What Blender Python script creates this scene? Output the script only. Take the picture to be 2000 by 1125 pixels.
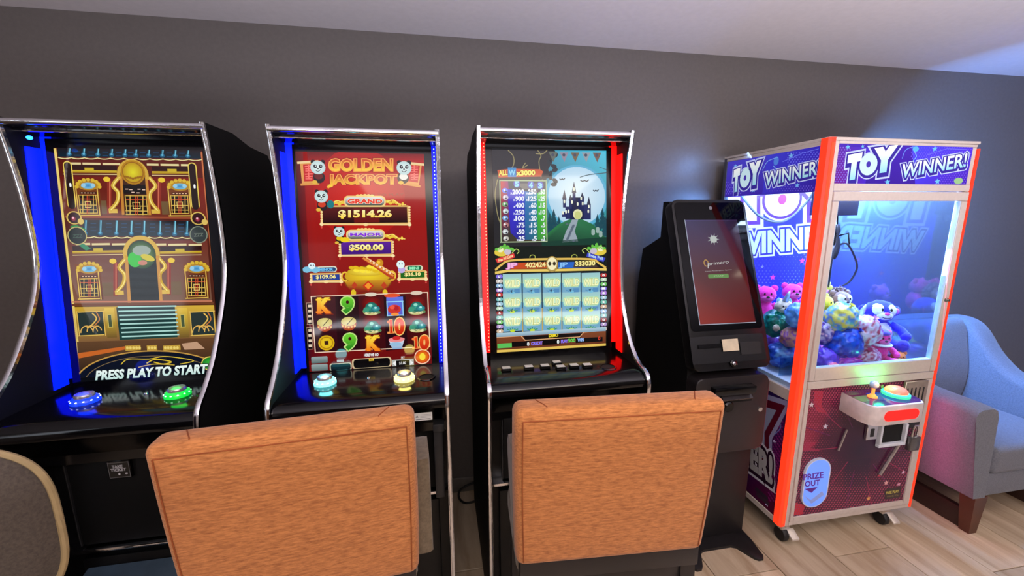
import bpy, bmesh, math, random
from math import sin, cos, pi, radians, hypot
from mathutils import Vector, Matrix, noise

random.seed(7)
S = bpy.context.scene
COL = S.collection
for o in list(bpy.data.objects): bpy.data.objects.remove(o)

# ------------------------------------------------------------------ camera, world, lights, exposure
H = 1.52
F, PITCH, YAW, ROLL = 797.22, 0.182882, 0.175856, -0.004324
cd = bpy.data.cameras.new('camera'); cam = bpy.data.objects.new('camera', cd); COL.objects.link(cam)
cd.sensor_width = 36; cd.lens = F / 2000 * 36; cd.clip_start = .02
fw = Vector((sin(YAW)*cos(PITCH), cos(YAW)*cos(PITCH), -sin(PITCH)))
rt = Vector((cos(YAW), -sin(YAW), 0)); up = rt.cross(fw)
r2 = rt*cos(ROLL) + up*sin(ROLL); u2 = up*cos(ROLL) - rt*sin(ROLL)
M = Matrix((r2, u2, -fw)).transposed().to_4x4(); M.translation = (0, 0, H)
cam.matrix_world = M; S.camera = cam

S.view_settings.view_transform = 'Standard'; S.view_settings.look = 'None'
S.view_settings.gamma = 1; S.view_settings.exposure = 0; S.view_settings.use_curve_mapping = False

w = bpy.data.worlds.new('world'); S.world = w; w.use_nodes = True
w.node_tree.nodes['Background'].inputs[0].default_value = (.75, .8, 1, 1)
w.node_tree.nodes['Background'].inputs[1].default_value = .12

def area(name, loc, rot, sx, sy, energy, col):
    l = bpy.data.lights.new(name, 'AREA'); l.shape = 'RECTANGLE'; l.size = sx; l.size_y = sy
    l.energy = energy; l.color = col
    o = bpy.data.objects.new(name, l); COL.objects.link(o); o.location = loc
    o.rotation_euler = [radians(a) for a in rot]; return o
area('ceiling_panel_light', (.4, -1.1, 2.28), (0, 0, 0), 2.2, .9, 46, (1, .84, .66))
area('ceiling_panel_light', (3.2, .1, 2.28), (0, 0, 0), .6, .6, 11, (1, .82, .62))
area('ceiling_fill', (.8, -.6, 1.0), (180, 0, 0), 3.6, 1.4, 165, (.93, .9, 1))  # added fill with no lamp behind it, brightens the ceiling from below
area('window_light', (-2.9, -1.6, 1.6), (0, -80, 0), 1.0, 1.6, 10, (.8, .88, 1))

# ------------------------------------------------------------------ materials
def lin(c):
    return tuple(((v/255)/12.92 if v/255 <= .04045 else ((v/255+.055)/1.055)**2.4) for v in c)
MATS = {}
def mat(name, rgb, rough=.5, metal=0., spec=.5, emit=0., ecol=None, nscale=30, namt=.12, bump=0., bscale=200, coat=0., stretch=None, sheen=0., trans=0.):
    if name in MATS: return MATS[name]
    m = bpy.data.materials.new(name); m.use_nodes = True; nt = m.node_tree; n = nt.nodes; k = nt.links
    b = n['Principled BSDF']; c = lin(rgb)
    tc = n.new('ShaderNodeTexCoord'); mp = n.new('ShaderNodeMapping'); k.new(tc.outputs['Object'], mp.inputs[0])
    if stretch: mp.inputs['Scale'].default_value = stretch
    nz = n.new('ShaderNodeTexNoise'); nz.inputs['Scale'].default_value = nscale; nz.inputs['Detail'].default_value = 4
    k.new(mp.outputs[0], nz.inputs['Vector'])
    rp = n.new('ShaderNodeValToRGB'); rp.color_ramp.elements[0].position = .3; rp.color_ramp.elements[1].position = .7
    rp.color_ramp.elements[0].color = tuple(max(0, v*(1-namt)) for v in c)+(1,)
    rp.color_ramp.elements[1].color = tuple(min(1, v*(1+namt)) for v in c)+(1,)
    k.new(nz.outputs[0], rp.inputs[0]); k.new(rp.outputs[0], b.inputs['Base Color'])
    b.inputs['Roughness'].default_value = rough; b.inputs['Metallic'].default_value = metal
    b.inputs['Specular IOR Level'].default_value = spec; b.inputs['Coat Weight'].default_value = coat
    b.inputs['Coat Roughness'].default_value = .05
    if sheen: b.inputs['Sheen Weight'].default_value = sheen
    if trans: b.inputs['Transmission Weight'].default_value = trans
    if emit:
        b.inputs['Emission Color'].default_value = lin(ecol or rgb)+(1,); b.inputs['Emission Strength'].default_value = emit
    if bump:
        n2 = n.new('ShaderNodeTexNoise'); n2.inputs['Scale'].default_value = bscale; n2.inputs['Detail'].default_value = 3
        k.new(mp.outputs[0], n2.inputs['Vector'])
        bp = n.new('ShaderNodeBump'); bp.inputs['Strength'].default_value = bump; bp.inputs['Distance'].default_value = .002
        k.new(n2.outputs[0], bp.inputs['Height']); k.new(bp.outputs[0], b.inputs['Normal'])
    MATS[name] = m; return m

def art_mat(name, emit, gloss=.12, base=(3, 3, 4)):
    if name in MATS: return MATS[name]
    m = bpy.data.materials.new(name); m.use_nodes = True; nt = m.node_tree; n = nt.nodes; k = nt.links
    b = n['Principled BSDF']; a = n.new('ShaderNodeVertexColor'); a.layer_name = 'Col'
    b.inputs['Roughness'].default_value = gloss
    if emit:
        b.inputs['Specular IOR Level'].default_value = .3
        b.inputs['Base Color'].default_value = lin(base)+(1,)
        k.new(a.outputs[0], b.inputs['Emission Color']); b.inputs['Emission Strength'].default_value = emit
    else:
        k.new(a.outputs[0], b.inputs['Base Color'])
    MATS[name] = m; return m

def glass(name, tint=(235, 245, 255), boost=1.0, haze=0):
    if name in MATS: return MATS[name]
    m = bpy.data.materials.new(name); m.use_nodes = True; nt = m.node_tree; n = nt.nodes; k = nt.links
    n.remove(n['Principled BSDF']); out = n['Material Output']
    t = n.new('ShaderNodeBsdfTransparent'); t.inputs[0].default_value = lin(tint)+(1,)
    g = n.new('ShaderNodeBsdfGlossy'); g.inputs['Roughness'].default_value = .01
    fr = n.new('ShaderNodeFresnel'); ge = n.new('ShaderNodeNewGeometry')
    mr_ = n.new('ShaderNodeMapRange'); mr_.inputs[3].default_value = 1.5; mr_.inputs[4].default_value = 1/1.5
    k.new(ge.outputs['Backfacing'], mr_.inputs[0]); k.new(mr_.outputs[0], fr.inputs[0])
    mu = n.new('ShaderNodeMath'); mu.operation = 'MULTIPLY'; mu.inputs[1].default_value = boost; mu.use_clamp = True
    mx = n.new('ShaderNodeMixShader'); k.new(fr.outputs[0], mu.inputs[0]); k.new(mu.outputs[0], mx.inputs[0])
    k.new(t.outputs[0], mx.inputs[1]); k.new(g.outputs[0], mx.inputs[2]); 
    if haze:  # pale diffuse share for smudged glass, with reflected haze put into it
        df = n.new('ShaderNodeBsdfDiffuse'); df.inputs[0].default_value = (.7, .8, .9, 1); m3 = n.new('ShaderNodeMixShader'); m3.inputs[0].default_value = haze
        k.new(mx.outputs[0], m3.inputs[1]); k.new(df.outputs[0], m3.inputs[2]); k.new(m3.outputs[0], out.inputs[0])
    else: k.new(mx.outputs[0], out.inputs[0])
    MATS[name] = m; return m

BLK = lambda: mat('black_satin', (13, 13, 15), .38, spec=.4)
BLKG = lambda: mat('black_gloss', (7, 7, 9), .14, spec=.38)
BLKM = lambda: mat('black_matte', (10, 10, 11), .6, spec=.25)
CHR = lambda: mat('chrome', (215, 215, 220), .12, metal=1, namt=.12, nscale=12, bump=.5, bscale=28)
DKM = lambda: mat('dark_grey_metal', (58, 58, 60), .4, metal=.4)

# ------------------------------------------------------------------ mesh helpers
def empty(name, loc, label, cat, group=None, rz=0):
    o = bpy.data.objects.new(name, None); COL.objects.link(o); o.location = loc; o.rotation_euler = (0, 0, rz)
    o.empty_display_size = .05
    o['label'] = label; o['category'] = cat
    if group: o['group'] = group
    o['_m'] = 1
    ROOTS[o.name] = Matrix.Translation(loc) @ Matrix.Rotation(rz, 4, 'Z')
    del o['_m']
    return o
ROOTS = {}
def obj(name, bm, m, parent=None, world=True, smooth=40, label=None):
    """bm in world space when world=True (moved into the parent's frame), else in the parent's frame."""
    if parent is not None:
        R = ROOTS.get(parent.name)
        if world and R is not None: bm.transform(R.inverted())
    bmesh.ops.recalc_face_normals(bm, faces=bm.faces)
    me = bpy.data.meshes.new(name); bm.to_mesh(me); bm.free()
    for mm in (m if isinstance(m, (list, tuple)) else [m]): me.materials.append(mm)
    if smooth:
        for p in me.polygons: p.use_smooth = True
        me.set_sharp_from_angle(angle=radians(smooth))
    o = bpy.data.objects.new(name, me); COL.objects.link(o)
    if parent is not None:
        o.parent = parent
        if parent.name in ROOTS: ROOTS[o.name] = ROOTS[parent.name]
    if label: o['label'] = label
    return o
def tag(o, label, cat, group=None):
    o['label'] = label; o['category'] = cat
    if group: o['group'] = group
    return o
def struct(o): o['kind'] = 'structure'; return o

def box(bm, x0, x1, y0, y1, z0, z1, bev=0, seg=2, M=None):
    vs = [bm.verts.new((x, y, z)) for x in (x0, x1) for y in (y0, y1) for z in (z0, z1)]
    fs = [(0, 1, 3, 2), (4, 6, 7, 5), (0, 4, 5, 1), (2, 3, 7, 6), (0, 2, 6, 4), (1, 5, 7, 3)]
    F_ = [bm.faces.new([vs[i] for i in f]) for f in fs]
    if M is not None: bmesh.ops.transform(bm, matrix=M, verts=vs)
    if bev:
        es = list({e for f in F_ for e in f.edges})
        bmesh.ops.bevel(bm, geom=es, offset=bev, segments=seg, affect='EDGES', profile=.5)
def BX(*a, **k):
    bm = bmesh.new(); box(bm, *a, **k); return bm
def prism(pts, axis, a0, a1, bev=0, seg=2, bm=None):
    """polygon extruded along axis: 'x': pts are (y,z); 'y': (x,z); 'z': (x,y)"""
    bm = bm or bmesh.new()
    f = {'x': lambda p, a: (a, p[0], p[1]), 'y': lambda p, a: (p[0], a, p[1]), 'z': lambda p, a: (p[0], p[1], a)}[axis]
    A = [bm.verts.new(f(p, a0)) for p in pts]; B = [bm.verts.new(f(p, a1)) for p in pts]; n = len(pts)
    fa = bm.faces.new(A[::-1]); fb = bm.faces.new(B)
    sd = [bm.faces.new((A[i], A[(i+1) % n], B[(i+1) % n], B[i])) for i in range(n)]
    if bev:
        es = list(set(fa.edges) | set(fb.edges))
        bmesh.ops.bevel(bm, geom=es, offset=bev, segments=seg, affect='EDGES', profile=.5)
    return bm
def slab(O, U, V, w_, h_, t0, t1, r=0, n=5, bev=0, bm=None, inset=(0, 0, 0, 0)):
    """rounded rectangle slab in the frame O,U,V, from depth t0 to t1 along U x V ... negative is towards the viewer"""
    bm = bm or bmesh.new(); O = Vector(O); U = Vector(U).normalized(); V = Vector(V).normalized(); N = V.cross(U)
    x0, x1, y0, y1 = inset[0], w_-inset[1], inset[2], h_-inset[3]
    pts = []
    if r:
        for cx, cy, a in ((x1-r, y0+r, -90), (x1-r, y1-r, 0), (x0+r, y1-r, 90), (x0+r, y0+r, 180)):
            for i in range(n+1):
                t = radians(a+90*i/n); pts.append((cx+r*cos(t), cy+r*sin(t)))
    else: pts = [(x0, y0), (x1, y0), (x1, y1), (x0, y1)]
    A = [bm.verts.new(O+U*x+V*y+N*t0) for x, y in pts]; B = [bm.verts.new(O+U*x+V*y+N*t1) for x, y in pts]; k = len(pts)
    fa = bm.faces.new(A); fb = bm.faces.new(B[::-1])
    for i in range(k): bm.faces.new((A[i], B[i], B[(i+1) % k], A[(i+1) % k]))
    if bev: bmesh.ops.bevel(bm, geom=list(set(fa.edges) | set(fb.edges)), offset=bev, segments=3, affect='EDGES', profile=.5)
    return bm
def crom(pts, n=6, closed=False):
    out = []; k = len(pts)
    P = lambda i: Vector(pts[i % k] if closed else pts[max(0, min(k-1, i))])
    for i in range(k if closed else k-1):
        a, b, c, d = P(i-1), P(i), P(i+1), P(i+2)
        for j in range(n):
            t = j/n
            out.append(.5*((2*b)+(-a+c)*t+(2*a-5*b+4*c-d)*t*t+(-a+3*b-3*c+d)*t**3))
    if not closed: out.append(Vector(pts[-1]))
    return out
def tube(pts, r, n=8, bm=None, caps=True):
    bm = bm or bmesh.new(); pts = [Vector(p) for p in pts]; rings = []; ref = None
    for i, p in enumerate(pts):
        t = (pts[min(i+1, len(pts)-1)]-pts[max(i-1, 0)]).normalized()
        if ref is None: ref = t.orthogonal().normalized()
        ref = (ref-t*ref.dot(t)).normalized(); b = t.cross(ref)
        rr = r[i] if isinstance(r, (list, tuple)) else r
        rings.append([bm.verts.new(p+(ref*cos(2*pi*j/n)+b*sin(2*pi*j/n))*rr) for j in range(n)])
    for a, b in zip(rings, rings[1:]):
        for j in range(n): bm.faces.new((a[j], a[(j+1) % n], b[(j+1) % n], b[j]))
    if caps: bm.faces.new(rings[0][::-1]); bm.faces.new(rings[-1])
    return bm
def lathe(c, prof, n=24, M=None, bm=None):
    """prof: (radius, height) list around local z, moved by M then to c"""
    bm = bm or bmesh.new(); rings = []; vs = []
    for r, h in prof:
        ring = [bm.verts.new((r*cos(2*pi*j/n), r*sin(2*pi*j/n), h)) for j in range(n)] if r > 1e-6 else [bm.verts.new((0, 0, h))]
        rings.append(ring); vs += ring
    for a, b in zip(rings, rings[1:]):
        for j in range(n):
            f = [a[j % len(a)], a[(j+1) % len(a)], b[(j+1) % len(b)], b[j % len(b)]]
            g = []; [g.append(v) for v in f if v not in g]
            if len(g) > 2: bm.faces.new(g)
    if len(rings[0]) > 1: bm.faces.new(rings[0][::-1])
    if len(rings[-1]) > 1: bm.faces.new(rings[-1])
    T = Matrix.Translation(c) @ (M or Matrix.Identity(4)); bmesh.ops.transform(bm, matrix=T, verts=vs)
    return bm
def ball(c, r, M=None, bm=None, fuzz=0, fs=30, sub=3, seed=0):
    bm = bm or bmesh.new(); r = (r, r, r) if not hasattr(r, '__len__') else r
    g = bmesh.ops.create_icosphere(bm, subdivisions=sub, radius=1)
    for v in g['verts']:
        p = Vector((v.co.x*r[0], v.co.y*r[1], v.co.z*r[2]))
        if fuzz: p += v.co*fuzz*noise.noise(v.co*fs*.1+Vector((seed*3.7, seed, 0)))
        if M is not None: p = M @ p
        v.co = p+Vector(c)
    return bm
def loft(secs, bm=None):
    bm = bm or bmesh.new(); R = [[bm.verts.new(p) for p in s] for s in secs]; n = len(secs[0])
    for a, b in zip(R, R[1:]):
        for j in range(n): bm.faces.new((a[j], a[(j+1) % n], b[(j+1) % n], b[j]))
    bm.faces.new(R[0][::-1]); bm.faces.new(R[-1]); return bm

# ------------------------------------------------------------------ flat print: screens, decals and signs
_tc = {}
def glyphs(s, off, shear=0.):
    key = (s, off, shear)
    if key in _tc: return _tc[key]
    cu = bpy.data.curves.new('t', 'FONT'); cu.body = s; cu.size = 1; cu.offset = off; cu.shear = shear
    cu.resolution_u = 3; cu.dimensions = '2D'; cu.fill_mode = 'BOTH'
    o = bpy.data.objects.new('t', cu); COL.objects.link(o)
    dg = bpy.context.evaluated_depsgraph_get(); me = bpy.data.meshes.new_from_object(o.evaluated_get(dg))
    par_ = list(range(len(me.vertices)))
    def fd(i):
        while par_[i] != i: par_[i] = par_[par_[i]]; i = par_[i]
        return i
    for p in me.polygons:
        for i in p.vertices[1:]: par_[fd(i)] = fd(p.vertices[0])
    rt_ = {}
    for p in me.polygons:
        q = fd(p.vertices[0]); rt_.setdefault(q, []).append(min(me.vertices[i].co.x for i in p.vertices))
    od = {q: i for i, q in enumerate(sorted(rt_, key=lambda q: min(rt_[q])))}
    T = [([tuple(me.vertices[i].co[:2]) for i in p.vertices], (od[fd(p.vertices[0])] % 3)*.3) for p in me.polygons]
    bpy.data.meshes.remove(me); bpy.data.objects.remove(o); bpy.data.curves.remove(cu)
    _tc[key] = T; return T
def solve8(A, b):
    n = 8; M_ = [r[:]+[v] for r, v in zip(A, b)]
    for i in range(n):
        p = max(range(i, n), key=lambda q: abs(M_[q][i])); M_[i], M_[p] = M_[p], M_[i]
        for q in range(n):
            if q != i:
                f = M_[q][i]/M_[i][i]
                for c in range(i, n+1): M_[q][c] -= f*M_[i][c]
    return [M_[i][n]/M_[i][i] for i in range(n)]
class Art:
    """Flat artwork on a w x h panel. Positions are measured on the printed face as a quadrilateral
    (TL,TR,BR,BL) and rectified onto the panel."""
    def __init__(s, O, U, V, w_, h_, quad, dz=.00006, lift=.0006):
        s.O = Vector(O); s.U = Vector(U).normalized(); s.V = Vector(V).normalized(); s.N = s.U.cross(s.V)
        s.w, s.h = w_, h_; s.bm = bmesh.new(); s.cl = s.bm.loops.layers.float_color.new('Col'); s.dz = dz; s.lift = lift
        A, b = [], []
        for (x, y), (u, v) in zip(quad, [(0, h_), (w_, h_), (w_, 0), (0, 0)]):
            A.append([x, y, 1, 0, 0, 0, -u*x, -u*y]); b.append(u)
            A.append([0, 0, 0, x, y, 1, -v*x, -v*y]); b.append(v)
        s.Hm = solve8(A, b)
    def m(s, x, y):
        h = s.Hm; d = h[6]*x+h[7]*y+1
        return ((h[0]*x+h[1]*y+h[2])/d, (h[3]*x+h[4]*y+h[5])/d)
    def raw(s, uv, cols, L):
        P = [(u, v, c) for (u, v), c in zip(uv, cols)]
        if any(u < 0 or v < 0 or u > s.w or v > s.h for u, v, _ in P):
            for ax, lim, sg in ((0, 0, 1), (0, s.w, -1), (1, 0, 1), (1, s.h, -1)):
                Q = []
                for i in range(len(P)):
                    a, b = P[i-1], P[i]; da, db = (a[ax]-lim)*sg, (b[ax]-lim)*sg
                    if (da < 0) != (db < 0):
                        t = da/(da-db); Q.append((a[0]+(b[0]-a[0])*t, a[1]+(b[1]-a[1])*t, tuple(a[2][k]+(b[2][k]-a[2][k])*t for k in range(3))))
                    if db >= 0: Q.append(b)
                P = Q
                if len(P) < 3: return
        vs = [s.bm.verts.new(s.O+s.U*u+s.V*v+s.N*(s.lift+L*s.dz)) for u, v, _ in P]
        try: f = s.bm.faces.new(vs)
        except ValueError: return
        for l, (_, _, c) in zip(f.loops, P): l[s.cl] = (*c, 1)
    def poly(s, pts, col, L=1, cols=None):
        cs = [lin(c) for c in cols] if cols else [lin(col)]*len(pts)
        s.raw([s.m(*p) for p in pts], cs, L)
    def fill(s, top, bot=None, L=0):
        t, b = lin(top), lin(bot or top)
        s.raw([(0, 0), (s.w, 0), (s.w, s.h), (0, s.h)], [b, b, t, t], L)
    def _loc(s, x, y):
        u, v = s.m(x, y); a = s.m(x+1, y); b = s.m(x, y-1)
        return u, v, hypot(a[0]-u, a[1]-v), hypot(b[0]-u, b[1]-v)
    def rect(s, x0, y0, x1, y1, col, L=1, bot=None, r=0):
        u, v, a, b = s._loc((x0+x1)/2, (y0+y1)/2); hw, hh = abs(x1-x0)/2*a, abs(y1-y0)/2*b
        t, bo = lin(col), lin(bot or col)
        if r:
            r *= a; pts = []; r = min(r, hw, hh)
            for cx, cy, an in ((hw-r, hh-r, 0), (-hw+r, hh-r, 90), (-hw+r, -hh+r, 180), (hw-r, -hh+r, 270)):
                for i in range(5):
                    q = radians(an+22.5*i); pts.append((cx+r*cos(q), cy+r*sin(q)))
            s.raw([(u+p, v+q) for p, q in pts], [tuple(bo[k]+(t[k]-bo[k])*(q+hh)/(2*hh) for k in range(3)) for p, q in pts], L)
        else: s.raw([(u-hw, v-hh), (u+hw, v-hh), (u+hw, v+hh), (u-hw, v+hh)], [bo, bo, t, t], L)
    def frame(s, x0, y0, x1, y1, wd, col, L=1):
        for a in ((x0, y0, x1, y0+wd), (x0, y1-wd, x1, y1), (x0, y0, x0+wd, y1), (x1-wd, y0, x1, y1)): s.rect(*a, col, L)
    def ell(s, x, y, rx, ry, col, L=1, edge=None, n=18, a0=0, a1=360, rot=0):
        u, v, a, b = s._loc(x, y); c0 = lin(col); c1 = lin(edge or col)
        ca, sa = cos(radians(rot)), sin(radians(rot))
        P = []
        for i in range(n+1):
            q = radians(a0+(a1-a0)*i/n); dx, dy = rx*cos(q), ry*sin(q); P.append((u+(dx*ca-dy*sa)*a, v+(dx*sa+dy*ca)*b))
        if edge:
            for i in range(n): s.raw([(u, v), P[i], P[i+1]], [c0, c1, c1], L)
        else: s.raw(P[:-1] if a1-a0 >= 360 else P, [c0]*(n if a1-a0 >= 360 else n+1), L)
    def ring(s, x, y, rx, ry, wd, col, L=1, a0=0, a1=360, n=24):
        u, v, a, b = s._loc(x, y); c = lin(col)
        for i in range(n):
            q, p = radians(a0+(a1-a0)*i/n), radians(a0+(a1-a0)*(i+1)/n)
            s.raw([(u+rx*cos(q)*a, v+ry*sin(q)*b), (u+rx*cos(p)*a, v+ry*sin(p)*b), (u+(rx-wd)*cos(p)*a, v+(ry-wd)*sin(p)*b), (u+(rx-wd)*cos(q)*a, v+(ry-wd)*sin(q)*b)], [c]*4, L)
    def line(s, pts, wd, col, L=1, smooth=0):
        if smooth: pts = [tuple(p) for p in crom([(*p, 0) for p in pts], smooth)]
        _, _, a, b = s._loc(*pts[0][:2]); wd = wd*(a+b)/4; c = lin(col); Q = [Vector(s.m(p[0], p[1])) for p in pts]
        for p, q in zip(Q, Q[1:]):
            d = (q-p)
            if d.length < 1e-7: continue
            d.normalize(); n = Vector((-d.y, d.x))*wd; e = d*wd*.5
            s.raw([tuple(p-n-e), tuple(q-n+e), tuple(q+n+e), tuple(p+n-e)], [c]*4, L)
    def text(s, t, x0, y0, x1, y1, h, col, L=3, off=.02, top=None, lean=0, shear=0.):
        base = glyphs(t, .0, shear); xs = [p[0] for g, _ in base for p in g]; ys = [p[1] for g, _ in base for p in g]
        if not xs: return
        ax, bx_, ay, by = min(xs), max(xs), min(ys), max(ys); c0 = lin(col); c1 = lin(top or col)
        dx, dy = x1-x0, y1-y0
        for g, dl in (glyphs(t, off, shear) if off else base):
            uv, cs = [], []
            for (gx, gy) in g:
                a = (gx-ax)/(bx_-ax); b = (gy-ay)/(by-ay)
                uv.append(s.m(x0+dx*a+lean*b, y0+dy*a-h*b)); q = max(0, min(1, b)); cs.append(tuple(c0[k]+(c1[k]-c0[k])*q for k in range(3)))
            s.raw(uv, cs, L+dl)
    def otext(s, t, x0, y0, x1, y1, h, col, out, L=3, off=.03, o2=.09, **k):
        k2 = dict(k); k2.pop('top', None)
        s.text(t, x0, y0, x1, y1, h, out, L, off=o2, **k2); s.text(t, x0, y0, x1, y1, h, col, L+1, off=off, **k)
    def star(s, x, y, r, col, L=2, rot=0):
        u, v, a, b = s._loc(x, y); P = []
        for i in range(10):
            q = radians(90+36*i+rot); rr = r if i % 2 == 0 else r*.45; P.append((u+rr*cos(q)*a, v+rr*sin(q)*b))
        c = lin(col)
        for i in range(0, 10, 2): s.raw([(u, v), P[i-1], P[i], P[i+1]], [c]*4, L)
    def done(s, name, m, parent, label=None):
        me = bpy.data.meshes.new(name)
        if parent.name in ROOTS: s.bm.transform(ROOTS[parent.name].inverted())
        s.bm.normal_update(); s.bm.to_mesh(me); s.bm.free(); me.materials.append(m)
        o = bpy.data.objects.new(name, me); COL.objects.link(o); o.parent = parent
        if label: o['label'] = label
        if parent.name in ROOTS: ROOTS[o.name] = ROOTS[parent.name]
        return o

# ------------------------------------------------------------------ the room
WY, CZ = 2.05, 2.307
XL, XR, YF = -3.0, 5.2, -3.0
wallm = mat('charcoal_wall_paint', (99, 93, 90), .4, spec=.45, nscale=60, namt=.06, bump=.12, bscale=350)
walll = mat('light_wall_paint', (140, 132, 124), .7, nscale=30, namt=.05)
ceilm = mat('ceiling_paint', (205, 198, 200), .75, nscale=40, namt=.03, bump=.15, bscale=260)
struct(obj('wall_back', BX(XL, XR, WY, WY+.1, 0, CZ+.1), wallm))
struct(obj('wall_left', BX(XL-.1, XL, YF, WY, 0, CZ+.1), walll))
struct(obj('wall_right', BX(XR, XR+.1, YF, WY, 0, CZ+.1), walll))
struct(obj('wall_front', BX(XL, XR, YF-.1, YF, 0, CZ+.1), walll))
struct(obj('ceiling', BX(XL, XR, YF, WY, CZ, CZ+.1), ceilm))
struct(obj('baseboard_back', prism([(WY-.014, .001), (WY-.014, .075), (WY-.009, .083), (WY, .083), (WY, .001)], 'x', XL, XR), mat('baseboard_paint', (96, 90, 84), .45)))
# planks
pm = bpy.data.materials.new('oak_tile'); pm.use_nodes = True
nt = pm.node_tree; n = nt.nodes; k = nt.links; b = n['Principled BSDF']
tc = n.new('ShaderNodeTexCoord'); mp = n.new('ShaderNodeMapping'); mp.inputs['Scale'].default_value = (9, 1.1, 1)
oi = n.new('ShaderNodeObjectInfo'); ad = n.new('ShaderNodeVectorMath'); ad.operation = 'ADD'
k.new(tc.outputs['Object'], ad.inputs[0]); k.new(oi.outputs['Location'], ad.inputs[1]); k.new(ad.outputs[0], mp.inputs[0])
nz = n.new('ShaderNodeTexNoise'); nz.inputs['Scale'].default_value = 1.6; nz.inputs['Detail'].default_value = 9; nz.inputs['Roughness'].default_value = .62; nz.inputs['Distortion'].default_value = .7
k.new(mp.outputs[0], nz.inputs['Vector'])
rp = n.new('ShaderNodeValToRGB'); e = rp.color_ramp.elements; e[0].position = .3; e[1].position = .72
e[0].color = lin((168, 142, 112))+(1,); e[1].color = lin((218, 198, 170))+(1,)
k.new(nz.outputs[0], rp.inputs[0])
hs = n.new('ShaderNodeHueSaturation'); mr = n.new('ShaderNodeMapRange'); mr.inputs[3].default_value = .82; mr.inputs[4].default_value = 1.08
k.new(oi.outputs['Random'], mr.inputs[0]); k.new(mr.outputs[0], hs.inputs['Value']); k.new(rp.outputs[0], hs.inputs['Color'])
k.new(hs.outputs[0], b.inputs['Base Color']); b.inputs['Roughness'].default_value = .36
bp = n.new('ShaderNodeBump'); bp.inputs['Strength'].default_value = .15; bp.inputs['Distance'].default_value = .002
k.new(nz.outputs[0], bp.inputs['Height']); k.new(bp.outputs[0], b.inputs['Normal'])
fl = struct(obj('floor', BX(XL, XR, YF, WY, -.1, -.009), mat('grout', (92, 78, 64), .8)))
PW, PL = .295, 1.21
joint = {0: 1.11, 1: .62, 2: 1.30, 3: .86, 4: 1.11, 5: .5}
pmesh = None
for i in range(-14, 13):
    x0 = 1.6925+i*PW
    if x0 < -2.4 or x0 > 5: continue
    jy = 1.30 if i == 0 else (1.112 if i == 2 else (.35+.47*((i*5) % 7)/2) % PL)
    ys = [y for y in [jy+PL*q for q in range(-3, 4)]]
    for y0 in ys:
        y1 = min(y0+PL, WY); y0c = max(y0, -.9)
        if y1-y0c < .05: continue
        full = abs(y1-y0c-PL) < 1e-6
        if full and pmesh:
            o = bpy.data.objects.new('plank', pmesh); COL.objects.link(o)
        else:
            bm = BX(.0018, PW-.0018, .0018, y1-y0c-.0018, -.009, 0, bev=.0012, seg=1)
            o = obj('plank', bm, pm, smooth=0)
            if full: pmesh = o.data
        o.parent = fl; o.location = (x0, y0c, random.uniform(-.0004, .0002))
# window and door in the part of the room behind the camera (seen only mirrored in the screens)
wn = struct(obj('window_1', BX(XL, XL+.02, -2.5, -1.0, 1.15, 2.15), mat('white_frame', (220, 220, 215), .4)))
bm = bmesh.new()
for i in range(12): box(bm, XL+.02, XL+.026, -2.44, -1.06, 1.2+i*.077, 1.25+i*.077)
wb = obj('window_blind', bm, mat('window_daylight', (205, 215, 225), .5, emit=1.3), wn)
dr = struct(obj('door_1', BX(-2.3, -1.4, YF, YF+.03, 0, 2.0), mat('pale_door_glow', (225, 215, 205), .4, emit=.18)))  # unseen door given a faint glow so it mirrors in the screens

# ------------------------------------------------------------------ slot cabinets
def lerp_y(prof, z):
    for (y0, z0), (y1, z1) in zip(prof, prof[1:]):
        if z0 >= z >= z1: return y0+(y1-y0)*(z0-z)/(z0-z1)
    return prof[0][0] if z > prof[0][1] else prof[-1][0]
PROF_A = [(1.405, 1.785), (1.42, 1.70), (1.433, 1.58), (1.437, 1.46), (1.43, 1.37), (1.405, 1.285), (1.36, 1.20), (1.295, 1.10), (1.235, 1.035), (1.188, .995), (1.172, .965), (1.168, .93), (1.178, .86), (1.19, .75), (1.20, .5), (1.20, .25), (1.19, .03)]
PROF_B = [(1.40, 1.80), (1.425, 1.69), (1.447, 1.55), (1.45, 1.42), (1.44, 1.29), (1.41, 1.16), (1.35, 1.06), (1.29, 1.005), (1.225, .985), (1.20, .965), (1.195, .93), (1.20, .86), (1.21, .75), (1.215, .5), (1.215, .25), (1.205, .03)]
NB = [(1.58, 1.79), (1.70, 1.765), (1.86, 1.755), (1.92, 1.70), (1.93, .03)]
TILT = Vector((0, .07, .714)).normalized()

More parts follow.
